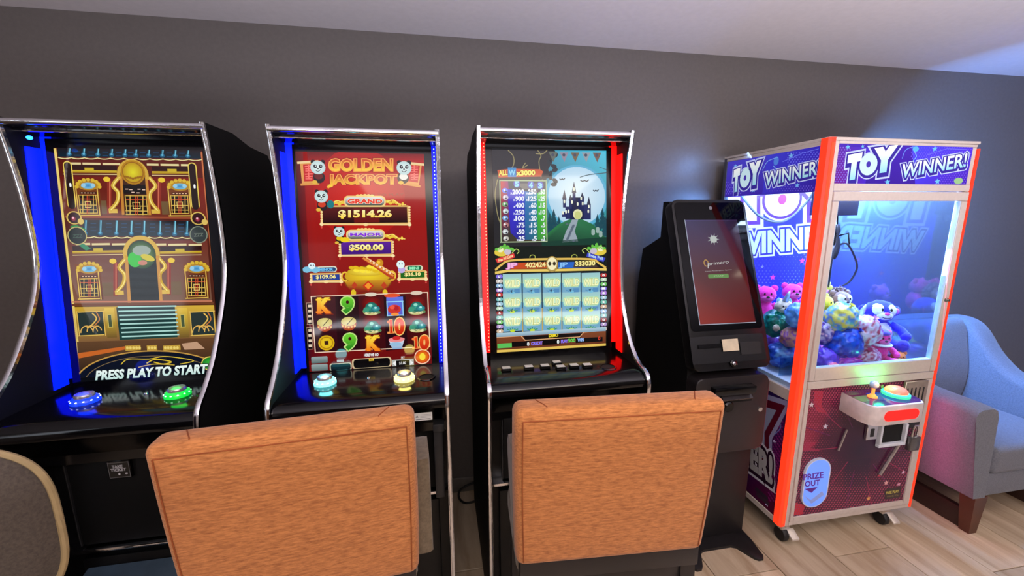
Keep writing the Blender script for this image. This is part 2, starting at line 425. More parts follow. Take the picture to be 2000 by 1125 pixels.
def cabinet(label, x0, x1, prof, bl, br, sl, sr, dzs, glow, glowc, dots, group=None, zlow=.56, zs=1.003, sh=.7174):
    """x0,x1 outer sides; bl,br bezel edges; sl,sr screen edges; glow (left,right) solid light strips; dots side with single leds"""
    root = empty('slot_machine', ((x0+x1)/2, 1.55, 0), label, 'slot machine', 'slot machines along the wall')
    T = .010; cur = [tuple(v) for v in crom([(p[0], p[1], 0) for p in prof], 4)]; cur = [(a, b) for a, b, _ in cur]
    top = cur[0][1]
    back = [(1.58, top), (1.70, top-.025), (1.86, top-.035), (1.92, top-.09), (1.93, .03)]
    for a, b in ((x0, x0+T), (x1-T, x1)):
        sp = obj('side_panel', prism(cur[::-1]+[(1.50, top)]+back, 'x', a, b), BLKM(), root)
        # chrome edge trim following the profile
        c = []
        for i, (y, z) in enumerate(cur):
            y2, z2 = cur[min(i+1, len(cur)-1)]; y1, z1 = cur[max(i-1, 0)]
            d = Vector((y2-y1, z2-z1)).normalized(); c.append((y, z, d.y, -d.x))
        bm = bmesh.new(); rings = []
        for y, z, ny, nz_ in c:
            rings.append([bm.verts.new((xx, y+ny*t, z+nz_*t)) for xx, t in ((a-.0015, -.006), (a-.0015, .003), (a+T*.5, .0055), (b+.0015, .003), (b+.0015, -.006))])
        for p, q in zip(rings, rings[1:]):
            for j in range(5): bm.faces.new((p[j], p[(j+1) % 5], q[(j+1) % 5], q[j]))
        bm.faces.new(rings[0]); bm.faces.new(rings[-1][::-1])
        obj('edge_trim', bm, CHR(), root, smooth=50)
    ia, ib = x0+T, x1-T
    # carcass behind the screen
    obj('cabinet_body', prism([(1.545, top-.012), (1.70, top-.037), (1.86, top-.047), (1.91, top-.10), (1.92, .05), (1.34, .05), (1.34, .80), (1.50, .94)], 'x', ia, ib), BLK(), root)
    # top bar
    zt = top
    bm = tube([(ia-.008, 1.408, zt-.012), (ib+.008, 1.408, zt-.012)], .0085, 10); obj('top_bar', bm, CHR(), root)
    hd = obj('header', prism([(1.412, zt-.006), (1.412, zt-.022), (1.50, zt-.038), (1.55, zt-.03), (1.55, zt-.006)], 'x', ia, ib, bev=.002), BLKG(), root)
    obj('header_trim', tube([(ia, 1.445, zt-.030), (ib, 1.445, zt-.030)], .0035, 8), CHR(), root)
    # bezel and screen
    ys = 1.43+.012; O = Vector((0, ys, zs))
    zb = .965; dd = (zb-zs)/TILT.z
    Ob = Vector((bl, ys, zs))+TILT*dd
    hb = (zt-.04-zb)/TILT.z
    bz = obj('bezel', slab(Ob, (1, 0, 0), TILT, br-bl, hb, .001, .03), BLKG(), root)
    # light strips, plus added glow standing for their light on the side panels
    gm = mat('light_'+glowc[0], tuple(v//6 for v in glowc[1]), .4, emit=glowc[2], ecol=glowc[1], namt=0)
    for side, (xa, xb) in (('L', (ia, bl)), ('R', (br, ib))):
        ex = ia if side == 'L' else ib; sg = 1 if side == 'L' else -1
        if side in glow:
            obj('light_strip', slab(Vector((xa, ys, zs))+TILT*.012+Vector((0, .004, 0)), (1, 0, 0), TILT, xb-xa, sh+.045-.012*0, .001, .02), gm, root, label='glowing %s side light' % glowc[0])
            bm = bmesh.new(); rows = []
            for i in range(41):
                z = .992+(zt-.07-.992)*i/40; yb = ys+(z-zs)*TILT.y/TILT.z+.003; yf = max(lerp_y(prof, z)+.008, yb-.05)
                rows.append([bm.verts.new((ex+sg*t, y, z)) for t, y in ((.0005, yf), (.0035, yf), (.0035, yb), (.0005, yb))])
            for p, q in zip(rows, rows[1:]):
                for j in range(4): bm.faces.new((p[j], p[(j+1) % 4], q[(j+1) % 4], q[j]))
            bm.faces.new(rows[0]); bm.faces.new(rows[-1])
            obj('spill_glow', bm, gm, root)
        else:
            st = obj('light_strip', slab(Vector((xa, ys, zs))+Vector((0, .004, 0)), (1, 0, 0), TILT, xb-xa, sh+.045, .001, .02), mat('strip_'+glowc[0], glowc[1], .4, emit=.8, namt=0), root)
            bm = bmesh.new(); nled = 62; cx = xb-.005 if side == 'L' else (xa+xb)/2
            for i in range(nled):
                p = Vector((cx, ys, zs))+TILT*(.01+(sh+.02)*i/(nled-1))+Vector((0, .0005, 0)); ball(p, (.0022, .0015, .0026), bm=bm, sub=1)
            l = obj('led', bm, mat('led_'+glowc[0], dots, .4, emit=3.5, namt=0), st); l['kind'] = 'stuff'
    # button deck
    f = lerp_y(prof, .96)+.004
    dk = obj('button_deck', prism([(1.50, .97), (1.46, .978), (f+.07, .979), (f+.03, .977), (f+.01, .968), (f+.001, .952), (f+.004, .935), (f+.02, .926), (f+.035, .92), (f+.115, .83), (f+.115, .80), (1.5, .80)], 'x', ia, ib), BLKG(), root)
    obj('deck_trim', BX(ia+.01, ib-.05, f+.026, f+.034, .9235, .9265), CHR(), root)
    obj('belly_door', BX(x0+.065, x1-.045, 1.315, 1.342, zlow+.01, .805, bev=.003), BLKM(), root)
    obj('door_edge', BX(x0+.06, x0+.063, 1.312, 1.342, zlow+.01, .80), DKM(), root)
    obj('cross_bar', BX(ia, ib, 1.30, 1.345, zlow-.008, zlow+.004, bev=.002), CHR(), root)
    obj('lower_door', BX(x0+.05, x1-.045, 1.318, 1.342, .10, zlow-.04, bev=.003), BLK(), root)
    for xa in (ia+.01, ib-.04): obj('foot', BX(xa, xa+.03, 1.30, 1.9, .0, .06), BLKM(), root)
    return root, dk, (ys, zs, sh)

def screen(root, sl, sr, ys, zs, sh, quad, draw, strength=1.0, tone='screen_light'):
    A = Art((sl, ys, zs), (1, 0, 0), TILT, sr-sl, sh, quad, lift=.0004)
    draw(A); return A.done('screen', art_mat(tone, strength, .06), root)

def ring_hole(root, x, y, r=.028):
    o = obj('cup_ring', lathe((x, y, .979), [(r-.004, .0), (r-.004, .003), (r, .003), (r+.002, 0)], 24), BLKG(), root)
    obj('cup_recess', lathe((x, y, .9792), [(r-.004, 0), (r-.004, .0006)], 20), mat('dark_hole', (2, 2, 2), .9), root)

def dome_button(root, x, y, name, col, e):
    m = mat('button_glow_'+name, col, .25, emit=e, namt=0)
    o = obj('play_button', lathe((x, y, .979), [(.034, 0), (.034, .004), (.031, .012), (.027, .016), (.022, .0165)], 28), m, root, label='lit %s push button base' % name)
    obj('button_cap', lathe((x, y, .979), [(.0235, .016), (.0235, .022), (.021, .026), (.012, .0285), (0, .029)], 28), mat('button_cap_metal', (178, 172, 176), .25, metal=.6), o)
    bm = bmesh.new()
    for i in range(12):
        a = 2*pi*i/12; ball((x+.0315*cos(a), y+.0315*sin(a), .989), (.003, .003, .002), bm=bm, sub=1)
    l = obj('led', bm, mat('led_dot_'+name, tuple(min(255, int(c*.4+160)) for c in col), .3, emit=4, namt=0), o); l['kind'] = 'stuff'
    # light this button gives off
    ld = bpy.data.lights.new('button_lamp', 'POINT'); ld.energy = .1*e; ld.color = lin(col); ld.shadow_soft_size = .02
    lo = bpy.data.objects.new('button_lamp', ld); COL.objects.link(lo); lo.parent = root
    lo.location = ROOTS[root.name].inverted() @ Vector((x, y-.005, 1.02))

# ---- artwork of the left screen: a palace front
GOLD, GOLD2, YEL, RED, MAR, TEAL, DTEAL = (196, 150, 40), (228, 190, 84), (240, 222, 120), (150, 34, 22), (70, 18, 14), (50, 150, 190), (12, 38, 52)
def draw_palace(A):
    A.fill((92, 26, 16), (58, 34, 22))
    def roof(y0, y1, xs, xa, xb):
        A.poly([(xa, y0), (xb, y0), (xb+4, y1-5), (xa+2, y1-5)], None, 1, [(30, 22, 26), (30, 22, 26), DTEAL, DTEAL])
        for x in xs:
            A.line([(x-.5, y0+1), (x-1.5, y1-12)], 4.2, (36, 98, 124), 2); A.line([(x, y0+1), (x-1, y1-12)], 1.6, (130, 205, 225), 3)
            A.ell(x-1.5, y1-10, 5, 4, (26, 92, 128), 3); A.ell(x-1.5, y1-11, 2.4, 1.8, (95, 175, 205), 4)
        for a, b in zip(xs, xs[1:]):
            for q in range(3): A.rect((a+b)/2-6, y0+6+q*7, (a+b)/2+5, y0+7.5+q*7, (24, 66, 104), 2)
        pts = []; nn = 22
        for i in range(nn*3+1):
            t = i/(nn*3); pts.append((xa+2+(xb-xa)*t, y1-3.5+2.2*abs(sin(t*nn*pi/2))))
        A.line(pts, 2, (226, 214, 150), 4)
    def beams(y, xa, xb, cx):
        for a, b in ((xa+18, xa+46), (xa+49, xa+84), (xa+88, cx-26), (cx+26, xb-84), (xb-80, xb-44), (xb-40, xb-14)):
            if b > a: A.rect(a, y-2, b, y+2, (222, 206, 150), 3)
        for a, b in ((xa+12, cx-32), (cx+36, xb-14)):
            A.rect(a, y+13, b, y+18, (214, 186, 40), 3, bot=(150, 104, 20)); m = (a+b)/2-2
            A.rect(m-9, y+8, m+9, y+14, (200, 172, 40), 4); A.rect(a, y+20, b, y+21.5, (222, 196, 140), 3)
            A.rect(a, y+3, b, y+12, (44, 16, 12), 2)
    def lattice(x, y, w_, h_, L=5):
        A.rect(x-w_/2, y-h_/2, x+w_/2, y+h_/2, (34, 22, 14), L-1)
        A.frame(x-w_/2, y-h_/2, x+w_/2, y+h_/2, 1.3, GOLD2, L)
        for fx in (-.3, .3): A.line([(x+fx*w_, y-h_/2), (x+fx*w_, y+h_/2)], 1.4, (226, 188, 90), L)
        A.line([(x-2, y-h_/2), (x-2, y+h_/2)], 1.4, (196, 70, 40), L); A.line([(x+2, y-h_/2), (x+2, y+h_/2)], 1.4, (196, 70, 40), L)
        for fy in (-.28, .05, .3): A.line([(x-w_/2, y+fy*h_), (x+w_/2, y+fy*h_)], 1.4, (226, 188, 90) if fy > 0 else (196, 80, 46), L)
        A.frame(x-w_*.18, y-h_*.16, x+w_*.18, y+h_*.2, 1.4, (232, 200, 110), L+1)
    def door(x, y):
        A.rect(x-24, y-32, x+24, y+38, (122, 62, 26), 3, bot=(92, 40, 18))
        A.frame(x-22, y-20, x+21, y+37, 2, GOLD2, 4)
        for i in range(9):
            q = radians(180*i/8); A.ell(x+22*cos(q), y-20-14*sin(q), 4, 3.5, (214, 176, 50), 5)
        A.ell(x, y-22, 20, 9, (178, 132, 40), 5); A.ell(x, y-22, 14, 6, (60, 130, 190), 6, edge=(120, 190, 220))
        for q in (-9, 9): A.ell(x+q, y-23, 4, 4, (150, 200, 225), 7)
        A.rect(x-16, y-10, x+16, y-6, (60, 28, 20), 5)
        for q in range(5): A.rect(x-14+q*6, y-8.6, x-10.5+q*6, y-7, (240, 190, 150), 6)
        lattice(x, y+14, 34, 36)
    def column(cx, y, sg):
        A.line([(cx+sg*45, y-26), (cx+sg*45, y+36)], 8, (140, 44, 30), 3); A.line([(cx+sg*44, y-26), (cx+sg*44, y+36)], 2, (206, 110, 80), 4)
        A.line([(cx+sg*26, y-34), (cx+sg*38, y-18), (cx+sg*28, y-4), (cx+sg*30, y+14), (cx+sg*43, y+30)], 7, (206, 168, 60), 5, smooth=5)
        A.line([(cx+sg*26, y-34), (cx+sg*37, y-18), (cx+sg*27, y-4), (cx+sg*29, y+14), (cx+sg*42, y+30)], 2, (246, 226, 130), 6, smooth=5)
        A.rect(cx+sg*38-8, y+28, cx+sg*38+9, y+36, (216, 178, 70), 5); A.ell(cx+sg*50, y-30, 7, 5, (232, 196, 50), 6)
        A.rect(cx+sg*60-10, y+12, cx+sg*60+10, y+38, (110, 84, 54), 2)
    A.rect(105, 290, 113, 745, (220, 190, 90), 1)
    A.line([(108, 292), (160, 744)], 4.5, (232, 206, 110), 2)
    A.line([(394, 295), (428, 640)], 4, (196, 110, 66), 2)
    # upper storey
    A.poly([(112, 345), (398, 345), (404, 424), (122, 424)], None, 1, [(100, 22, 14), (128, 24, 14), (110, 40, 26), (112, 56, 40)])
    roof(290, 312, [137, 165, 192, 219, 245, 266, 291, 318, 343, 368], 112, 392)
    beams(320, 112, 393, 260)
    A.rect(236, 330, 288, 420, (66, 34, 20), 3); door(172, 385); door(351, 384)
    A.ring(259, 342, 31, 32, 7, (206, 166, 62), 6, a0=-15, a1=195); A.line([(236, 345), (240, 418)], 5, (196, 130, 50), 5); A.line([(285, 345), (292, 418)], 5, (196, 130, 50), 5)
    A.ell(259, 336, 24, 24, (222, 214, 40), 7, edge=(176, 118, 20)); A.ring(259, 336, 21, 21, 2, (150, 96, 20), 8)
    for i in range(7): A.ell(244+i*5, 348+abs(i-3)*-1.2, 3, 2.4, (150, 100, 20), 8)
    A.rect(240, 360, 284, 378, (24, 16, 16), 6)
    for i, c in ((244, 368), (252, 369), (268, 368), (277, 369), (256, 374), (266, 375)): A.rect(i, c, i+6, c+1.6, (236, 200, 180), 8)
    lattice(266, 400, 42, 38, 7); column(258, 380, -1); column(265, 380, 1)
    A.line([(128, 424), (402, 424)], 4, (150, 72, 44), 6)
    # gauges
    for x, y, g in ((136, 0, 1), (378, -1, 0)):
        A.rect(x-8, 316+y, x+9, 408+y, (232, 204, 90), 9, r=9); A.rect(x-6, 318+y, x+7, 409+y, (36, 20, 18), 10, r=7)
        A.rect(x, 358, x+4, 366, (250, 250, 250), 11, r=2); bx = x+9; A.ell(bx, 426+y, 15, 13, (212, 180, 90), 9); A.ell(bx, 426+y, 12, 11, (52, 22, 26), 10)
        A.ell(bx-1, 428+y, 5, 5, (190, 70, 90), 11, edge=(80, 20, 34)); A.ell(bx-2, 426+y, 2, 2, (250, 190, 200), 12)
        A.ell(bx+13, 433+y, 6, 6, (216, 186, 96), 11)
    A.poly([(138, 442), (150, 440), (168, 448), (160, 456), (140, 452)], (20, 130, 60), 9)
    # lower roof and storey
    roof(430, 466, [168, 197, 228, 257, 282, 313, 342, 366], 160, 396)
    A.ell(151, 461, 19, 18, (190, 176, 110), 10); A.ell(151, 461, 17, 16, (18, 30, 28), 11); A.text('ZZZ', 143, 465, 161, 464, 6, (60, 84, 70), 12)
    A.ell(388, 457, 18, 17, (130, 140, 120), 10); A.ell(388, 457, 16, 15, (52, 60, 60), 11); A.text('ZZZ', 379, 461, 397, 460, 6, (110, 120, 110), 12)
    A.poly([(150, 476), (160, 474), (178, 486), (168, 490)], (40, 130, 90), 9)
    A.poly([(128, 470), (405, 468), (414, 590), (140, 596)], None, 1, [(104, 46, 36), (112, 46, 34), (118, 84, 64), (130, 90, 70)])
    beams(477, 130, 408, 276)
    A.rect(250, 500, 308, 590, (20, 30, 32), 5, bot=(12, 16, 18)); door(174, 548); door(384, 546)
    A.ring(276, 497, 36, 37, 8, (210, 170, 66), 6, a0=-15, a1=195); A.line([(246, 500), (252, 590)], 6, (200, 140, 60), 6); A.line([(307, 500), (314, 588)], 6, (200, 140, 60), 6)
    A.ell(276, 497, 28, 28, (120, 160, 90), 7, edge=(30, 60, 40)); A.ell(262, 507, 13, 15, (60, 190, 70), 8); A.ell(276, 489, 18, 10, (150, 165, 155), 9); A.ell(288, 503, 14, 6, (206, 190, 60), 10, rot=-20); A.ell(278, 513, 9, 5, (196, 130, 110), 10)
    column(270, 540, -1); column(284, 538, 1)
    A.line([(140, 590), (414, 588)], 3, (196, 120, 90), 7); A.line([(142, 596), (416, 592)], 5, (110, 60, 36), 6)
    # stairs
    A.poly([(142, 600), (418, 596), (424, 664), (148, 668)], None, 2, [(200, 160, 50), (214, 174, 60), (120, 84, 50), (126, 90, 56)])
    A.rect(230, 598, 344, 662, (18, 46, 48), 4, bot=(26, 64, 60))
    for i in range(8): A.line([(230+i*1.2, 600+i*8.3), (343+i*.8, 598+i*8)], 3, (168, 214, 206), 5)
    for x in (215, 357): A.rect(x-9, 602, x+10, 660, (222, 186, 64), 6, bot=(110, 84, 40)); A.rect(x-5, 614, x+4, 640, (70, 84, 56), 7); A.frame(x-5, 614, x+4, 640, 1.5, (200, 180, 90), 8)
    for x, w_ in ((178, 26), (396, 24)):
        A.rect(x-w_, 608, x+w_, 656, (40, 52, 50), 6); A.frame(x-w_, 608, x+w_, 656, 1.6, (230, 190, 90), 7)
        for q in (0, 1, 2): A.ring(x-8+q*10, 650-q*2, 13-q*2, 14-q*2, 2, (224, 176, 90), 8, a0=0, a1=180, n=14)
        A.line([(x+2, 612), (x+10, 622), (x+2, 634), (x-8, 640)], 2.4, (230, 186, 84), 8, smooth=5); A.line([(x+10, 610), (x+16, 624), (x+6, 636)], 2, (200, 120, 60), 8, smooth=5)
    A.poly([(150, 668), (424, 660), (430, 735), (157, 746)], None, 3, [(96, 66, 42), (100, 66, 40), (20, 16, 16), (12, 12, 14)])
    A.poly([(152, 690), (250, 676), (250, 682), (154, 700)], (196, 100, 40), 4)
    for a, b in ((244, 274), (286, 306), (318, 352)): A.rect(a, 675, b, 685, (190, 152, 60), 5); [A.ell(a+4+q*6, 680, 2.5, 3, (232, 206, 110), 6) for q in range(int((b-a)/6))]
    A.poly([(354, 672), (384, 668), (400, 682), (360, 684)], (190, 150, 120), 5)
    pts = [(300+152*cos(radians(a)), 748-62*sin(radians(a))) for a in range(8, 173, 6)]
    A.poly(pts, (12, 18, 34), 7); A.line(pts, 2.4, (196, 150, 70), 8); A.line([(300+136*cos(radians(a)), 750-54*sin(radians(a))) for a in range(15, 166, 6)], 1.4, (120, 100, 70), 8)
    A.line([(236, 712), (250, 702), (290, 702), (318, 697), (350, 700), (378, 706), (352, 712)], 1.8, (214, 184, 60), 9, smooth=4)
    A.line([(286, 710), (300, 703), (318, 704), (334, 708), (318, 712), (300, 708)], 2.2, (222, 190, 50), 9, smooth=5); A.line([(270, 718), (300, 712), (340, 714)], 2, (190, 160, 60), 9, smooth=4)
    A.ell(411, 711, 17, 13, (60, 190, 60), 9, edge=(20, 110, 40)); A.ring(411, 711, 18, 14, 2, (220, 200, 90), 10)
    A.poly([(155, 738), (432, 722), (432, 735), (157, 747)], None, 11, [(10, 12, 16)]*4)
    A.otext('PRESS PLAY TO START', 187, 742, 403, 730, 17, (190, 222, 216), (16, 24, 30), 12, off=.045, o2=.11, top=(238, 250, 246), lean=2)

def panda(A, x, y, s=1., L=5, shirt=(190, 40, 30), flip=1):
    A.ell(x-9*s, y-13*s, 4.5*s, 4.5*s, (24, 20, 26), L); A.ell(x+9*s, y-13*s, 4.5*s, 4.5*s, (24, 20, 26), L)
    A.ell(x+2*flip*s, y+15*s, 11*s, 11*s, (34, 24, 30), L); A.ell(x+1*flip*s, y+13*s, 8*s, 6*s, shirt, L+1); A.ell(x-6*s, y+24*s, 5*s, 3.5*s, (226, 180, 60), L+1)
    A.ell(x, y-3*s, 14*s, 12.5*s, (226, 242, 240), L+2, edge=(186, 214, 216))
    for q in (-5, 5): A.ell(x+q*s, y-5*s, 3.2*s, 3.6*s, (30, 30, 40), L+3, rot=-q*5); A.ell(x+q*s+.6*s, y-5.6*s, 1*s, 1.2*s, (240, 250, 250), L+4)
    A.ell(x, y-1*s, 1.8*s, 1.2*s, (40, 30, 36), L+3); A.line([(x-4*s, y+2*s), (x, y+4.4*s), (x+5*s, y+1*s)], 1.2*s, (70, 60, 66), L+3, smooth=3)

def plaque(A, x0, y0, x1, y1, base, L=4, mid=None):
    A.rect(x0-3, y0-3, x1+3, y1+3, (226, 180, 100), L); A.rect(x0, y0, x1, y1, base, L+1, bot=mid or base)
    A.line([(x0-6, y1+3), (x1+6, y1+3)], 3.4, (238, 206, 140), L+2)
    h = y1-y0
    for x in (x0-3, x1+3):
        for q in range(int(h/5)+1): A.ell(x, y0+q*5, 2.4, 2.2, (244, 214, 150), L+2)
        A.ell(x, y1+3, 3.4, 3.4, (250, 226, 170), L+3); A.ell(x, y1+9, 1.6, 2, (220, 80, 70), L+3)
    A.ell((x0+x1)/2, y1+3, 5, 3, (244, 216, 150), L+3)
def cartouche(A, x0, y0, x1, y1, t, col, L=8):
    A.rect(x0-3, y0-3, x1+3, y1+3, (240, 206, 130), L, r=9); A.rect(x0, y0, x1, y1, (226, 226, 226), L+1, bot=(30, 46, 30), r=7)
    for i in range(5): A.ell((x0+x1)/2-14+i*7, y0-4-abs(2-i)*-.4, 3.6, 2.4, (250, 214, 130), L+1)
    A.otext(t, x0+5, y1-4, x1-5, y1-4.4, y1-y0-8, col, (250, 236, 210), L+2, off=.05, o2=.1)
def sprig(A, x, y, sg, L=7):
    for i in range(6): A.ell(x+sg*i*6, y+i*1.1+2*sin(i*2), 4.4-i*.4, 3.2, (234, 196, 60), L); 
    A.line([(x, y), (x+sg*12, y-3), (x+sg*22, y+4), (x+sg*36, y+6)], 1.8, (250, 226, 110), L+1, smooth=3)

def draw_jackpot(A):
    A.fill((172, 20, 14), (104, 12, 14))
    for i in range(10):   # soft vignette of the picture itself
        pass
    A.poly([(577, 297), (828, 300), (828, 316), (578, 314)], None, 1, [(96, 8, 14), (120, 10, 12), (178, 20, 14), (150, 16, 14)])
    A.poly([(577, 297), (600, 297), (640, 700), (598, 700)], None, 1, [(84, 8, 20), (172, 22, 14), (120, 14, 14), (70, 14, 26)])
    A.poly([(577, 297), (592, 297), (610, 706), (598, 706)], (70, 10, 20), 2, [(80, 8, 18), (120, 14, 14), (96, 12, 18), (60, 12, 26)])
    A.ell(702, 380, 90, 90, (214, 34, 18), 2, edge=(176, 20, 14))
    # scrolls
    for x, sg in ((602, 1), (808, -1)):
        A.poly([(x-16, 318+sg*-1), (x+15, 316+sg*1), (x+17, 358-sg*1), (x-12, 360+sg*1)] if sg > 0 else [(x-14, 318), (x+16, 320), (x+10, 361), (x-18, 357)], (224, 156, 80), 3)
        A.poly([(x-10, 322), (x+11, 321), (x+13, 354), (x-8, 355)] if sg > 0 else [(x-9, 322), (x+12, 323), (x+8, 356), (x-13, 353)], (196, 34, 34), 4)
        for q in range(2):
            yy = 330+q*15; A.line([(x-6, yy-4), (x+8, yy-5)], 2.2, (250, 120, 110), 5); A.line([(x+1, yy-7), (x+1, yy+5)], 2.2, (250, 120, 110), 5); A.line([(x-5, yy+1), (x+8, yy)], 2, (250, 120, 110), 5); A.line([(x-5, yy+5), (x+7, yy+5)], 2, (250, 120, 110), 5)
        A.line([(x-20, 319), (x+19, 316)] if sg > 0 else [(x-18, 317), (x+20, 321)], 4.5, (236, 206, 150), 6); A.line([(x-14, 361), (x+20, 359)] if sg > 0 else [(x-20, 358), (x+12, 363)], 4.5, (220, 150, 70), 6)
    panda(A, 621, 331, 1.05, 7, (110, 30, 30)); panda(A, 789, 331, 1.05, 7, (226, 226, 220), -1)
    def title(t, x0, y0, x1, h):
        A.text(t, x0, y0, x1, y0-1, h, (150, 16, 8), 6, off=.12); A.text(t, x0, y0, x1, y0-1, h, (250, 168, 60), 7, off=.075, top=(248, 170, 80)); A.text(t, x0, y0, x1, y0-1, h, (250, 214, 60), 8, off=.012, top=(196, 40, 20))
    title('GOLDEN', 643, 334, 766, 22); title('JACKPOT', 642, 365, 774, 23)
    A.line([(640, 366), (645, 362)], 5, (250, 190, 60), 7)
    A.text('FREE TO PLAY', 706, 383, 788, 381, 4, (150, 60, 40), 5, off=.02)
    plaque(A, 630, 404, 796, 435, (86, 10, 10), 4, mid=(30, 4, 6)); A.rect(690, 405, 740, 434, (104, 14, 12), 6)
    A.otext('$1514.26', 661, 426, 763, 425, 15, (250, 214, 60), (90, 40, 10), 8, off=.05, o2=.09, top=(252, 240, 170))
    cartouche(A, 674, 385, 750, 401, 'GRAND', (236, 60, 40)); sprig(A, 668, 395, -1); sprig(A, 756, 393, 1)
    panda(A, 627, 387, .95, 9, (206, 60, 30)); A.ell(645, 399, 7, 8, (20, 120, 130), 14)
    plaque(A, 665, 472, 763, 496, (92, 30, 150), 4, mid=(60, 14, 120))
    A.otext('$500.00', 681, 490, 747, 489, 12, (250, 220, 80), (70, 30, 60), 8, off=.05, o2=.09, top=(252, 244, 180))
    cartouche(A, 678, 451, 748, 466, 'MAJOR', (130, 40, 220)); sprig(A, 754, 460, 1); panda(A, 661, 455, .78, 9, (226, 190, 30)); A.ell(672, 468, 9, 5, (240, 206, 30), 13)
    # small plaques
    plaque(A, 608, 536, 661, 547, (24, 60, 150), 4); A.otext('$109.06', 615, 545, 653, 544, 7.5, (250, 236, 150), (20, 30, 90), 8, off=.04, o2=.09)
    A.rect(616, 520, 656, 531, (220, 226, 206), 8, r=5); A.rect(618, 522, 654, 530, (24, 70, 120), 9, r=4); A.text('MINOR', 622, 529, 648, 528, 5, (110, 190, 240), 10, off=.05)
    for q in (-8, 0, 9): A.ell(605+q, 524+abs(q)*.3, 8, 6, (120, 190, 220), 10)
    A.ell(607, 519, 7, 6.5, (220, 240, 246), 11); A.ell(605, 518, 1.2, 1.2, (30, 40, 60), 12); A.ell(610, 518, 1.2, 1.2, (30, 40, 60), 12)
    plaque(A, 781, 531, 828, 542, (24, 100, 24), 4); A.otext('$36.10', 789, 540, 820, 539, 7.5, (250, 236, 150), (20, 60, 20), 8, off=.04, o2=.09)
    A.rect(789, 518, 825, 528, (226, 220, 190), 8, r=5); A.rect(794, 519, 822, 527, (20, 110, 70), 9, r=4); A.text('MINI', 799, 526, 816, 525.5, 5, (150, 240, 190), 10, off=.05)
    A.ell(783, 526, 7, 7, (190, 170, 226), 10); A.ell(781, 516, 8, 8, (226, 246, 244), 11); A.ell(779, 515, 1.2, 1.2, (30, 40, 60), 12); A.ell(784, 515, 1.2, 1.2, (30, 40, 60), 12)
    # pot of gold
    A.ell(717, 546, 48, 28, (214, 166, 20), 9, edge=(130, 60, 20)); A.ell(717, 538, 46, 16, (240, 212, 40), 10, edge=(206, 160, 30))
    A.poly([(670, 548), (764, 546), (754, 562), (734, 571), (700, 572), (680, 564)], None, 11, [(206, 150, 30), (206, 150, 30), (150, 40, 20), (120, 22, 16), (120, 22, 16), (150, 40, 20)])
    A.ell(716, 530, 40, 9, (250, 226, 80), 12, edge=(206, 170, 30))
    for i in range(26): A.ell(684+(i*37) % 62, 520+(i*23) % 11-abs(((i*37) % 62)-31)*-.08, 5, 3, (250, 226, 60) if i % 2 else (226, 186, 30), 13)
    A.poly([(704, 504), (716, 502), (766, 534), (770, 546), (756, 540)], (186, 60, 30), 14); A.line([(708, 504), (766, 538)], 4, (226, 140, 60), 15); A.line([(714, 503), (768, 534)], 2, (250, 206, 120), 15)
    A.ell(740, 513, 7, 8, (206, 140, 30), 15); A.ell(738, 512, 3, 3, (246, 196, 60), 16)
    for q in range(7): A.ell(722+q*6.4, 509+q*4, 2, 2, (246, 220, 190), 16)
    A.poly([(717, 548), (728, 558), (717, 568), (706, 558)], (206, 40, 24), 13); A.poly([(717, 551), (724, 558), (717, 565), (710, 558)], (240, 150, 40), 14)
    for x in (690, 748): A.poly([(x, 550), (x+6, 557), (x, 564), (x-6, 557)], (190, 60, 30), 13)
    A.ring(672, 540, 8, 10, 3, (236, 190, 60), 13, a0=60, a1=300); A.ring(764, 538, 8, 10, 3, (236, 190, 60), 13, a0=-120, a1=120)
    for x in (688, 750): A.ell(x, 572, 5, 7, (226, 190, 40), 13)
    # reels
    A.poly([(605, 580), (834, 572), (838, 678), (612, 689)], None, 14, [(56, 12, 26), (92, 8, 10), (70, 8, 12), (40, 8, 18)])
    for x0, x1 in ((652, 697), (747, 790)):
        A.poly([(x0, 579), (x1, 577), (x1+4, 682), (x0+4, 686)], (36, 6, 16), 15)
    A.line([(605, 579), (834, 571), (838, 678), (612, 689), (605, 579)], 2, (236, 206, 180), 18)
    A.ell(722, 575, 12, 4, (220, 210, 190), 19); A.ell(812, 572, 12, 4, (220, 200, 180), 19); A.ell(764, 577, 16, 4, (226, 80, 40), 19)
    def big(t, x, y, w_, h, c0, c1, oc=(120, 30, 10)):
        A.text(t, x-w_/2, y+h/2, x+w_/2, y+h/2-.5, h, oc, 20, off=.12); A.text(t, x-w_/2, y+h/2, x+w_/2, y+h/2-.5, h, c0, 21, off=.065, top=c1)
    def kay(x, y, h=27):
        big('K', x, y, 20, h, (246, 120, 20), (250, 226, 70))
        for q in (-h/2, h/2-3): A.rect(x-15, y+q, x-1, y+q+3.5, (246, 190, 50) if q < 0 else (240, 130, 30), 21); A.rect(x+4, y+q, x+14, y+q+3.5, (246, 190, 50) if q < 0 else (240, 130, 30), 21)
        A.rect(x-12, y-h/2, x-5, y+h/2, (250, 206, 60), 22, bot=(240, 130, 30))
    def ten(x, y, h=28):
        big('0', x+7, y, 15, h, (196, 34, 14), (240, 84, 30), (250, 196, 110)); A.rect(x-13, y-h/2, x-6, y+h/2, (250, 196, 110), 20); A.rect(x-12, y-h/2+1, x-7, y+h/2-1, (236, 70, 24), 22, bot=(196, 34, 14)); A.rect(x-17, y+h/2-4, x-2, y+h/2, (240, 150, 80), 21); A.ell(x-14, y-h/2+5, 4, 3, (240, 120, 60), 21)
    def nine(x, y, h=27):
        big('9', x, y, 19, h, (30, 130, 30), (110, 206, 50), (190, 226, 130)); A.ell(x, y-6, 3, 3.5, (60, 12, 20), 23)
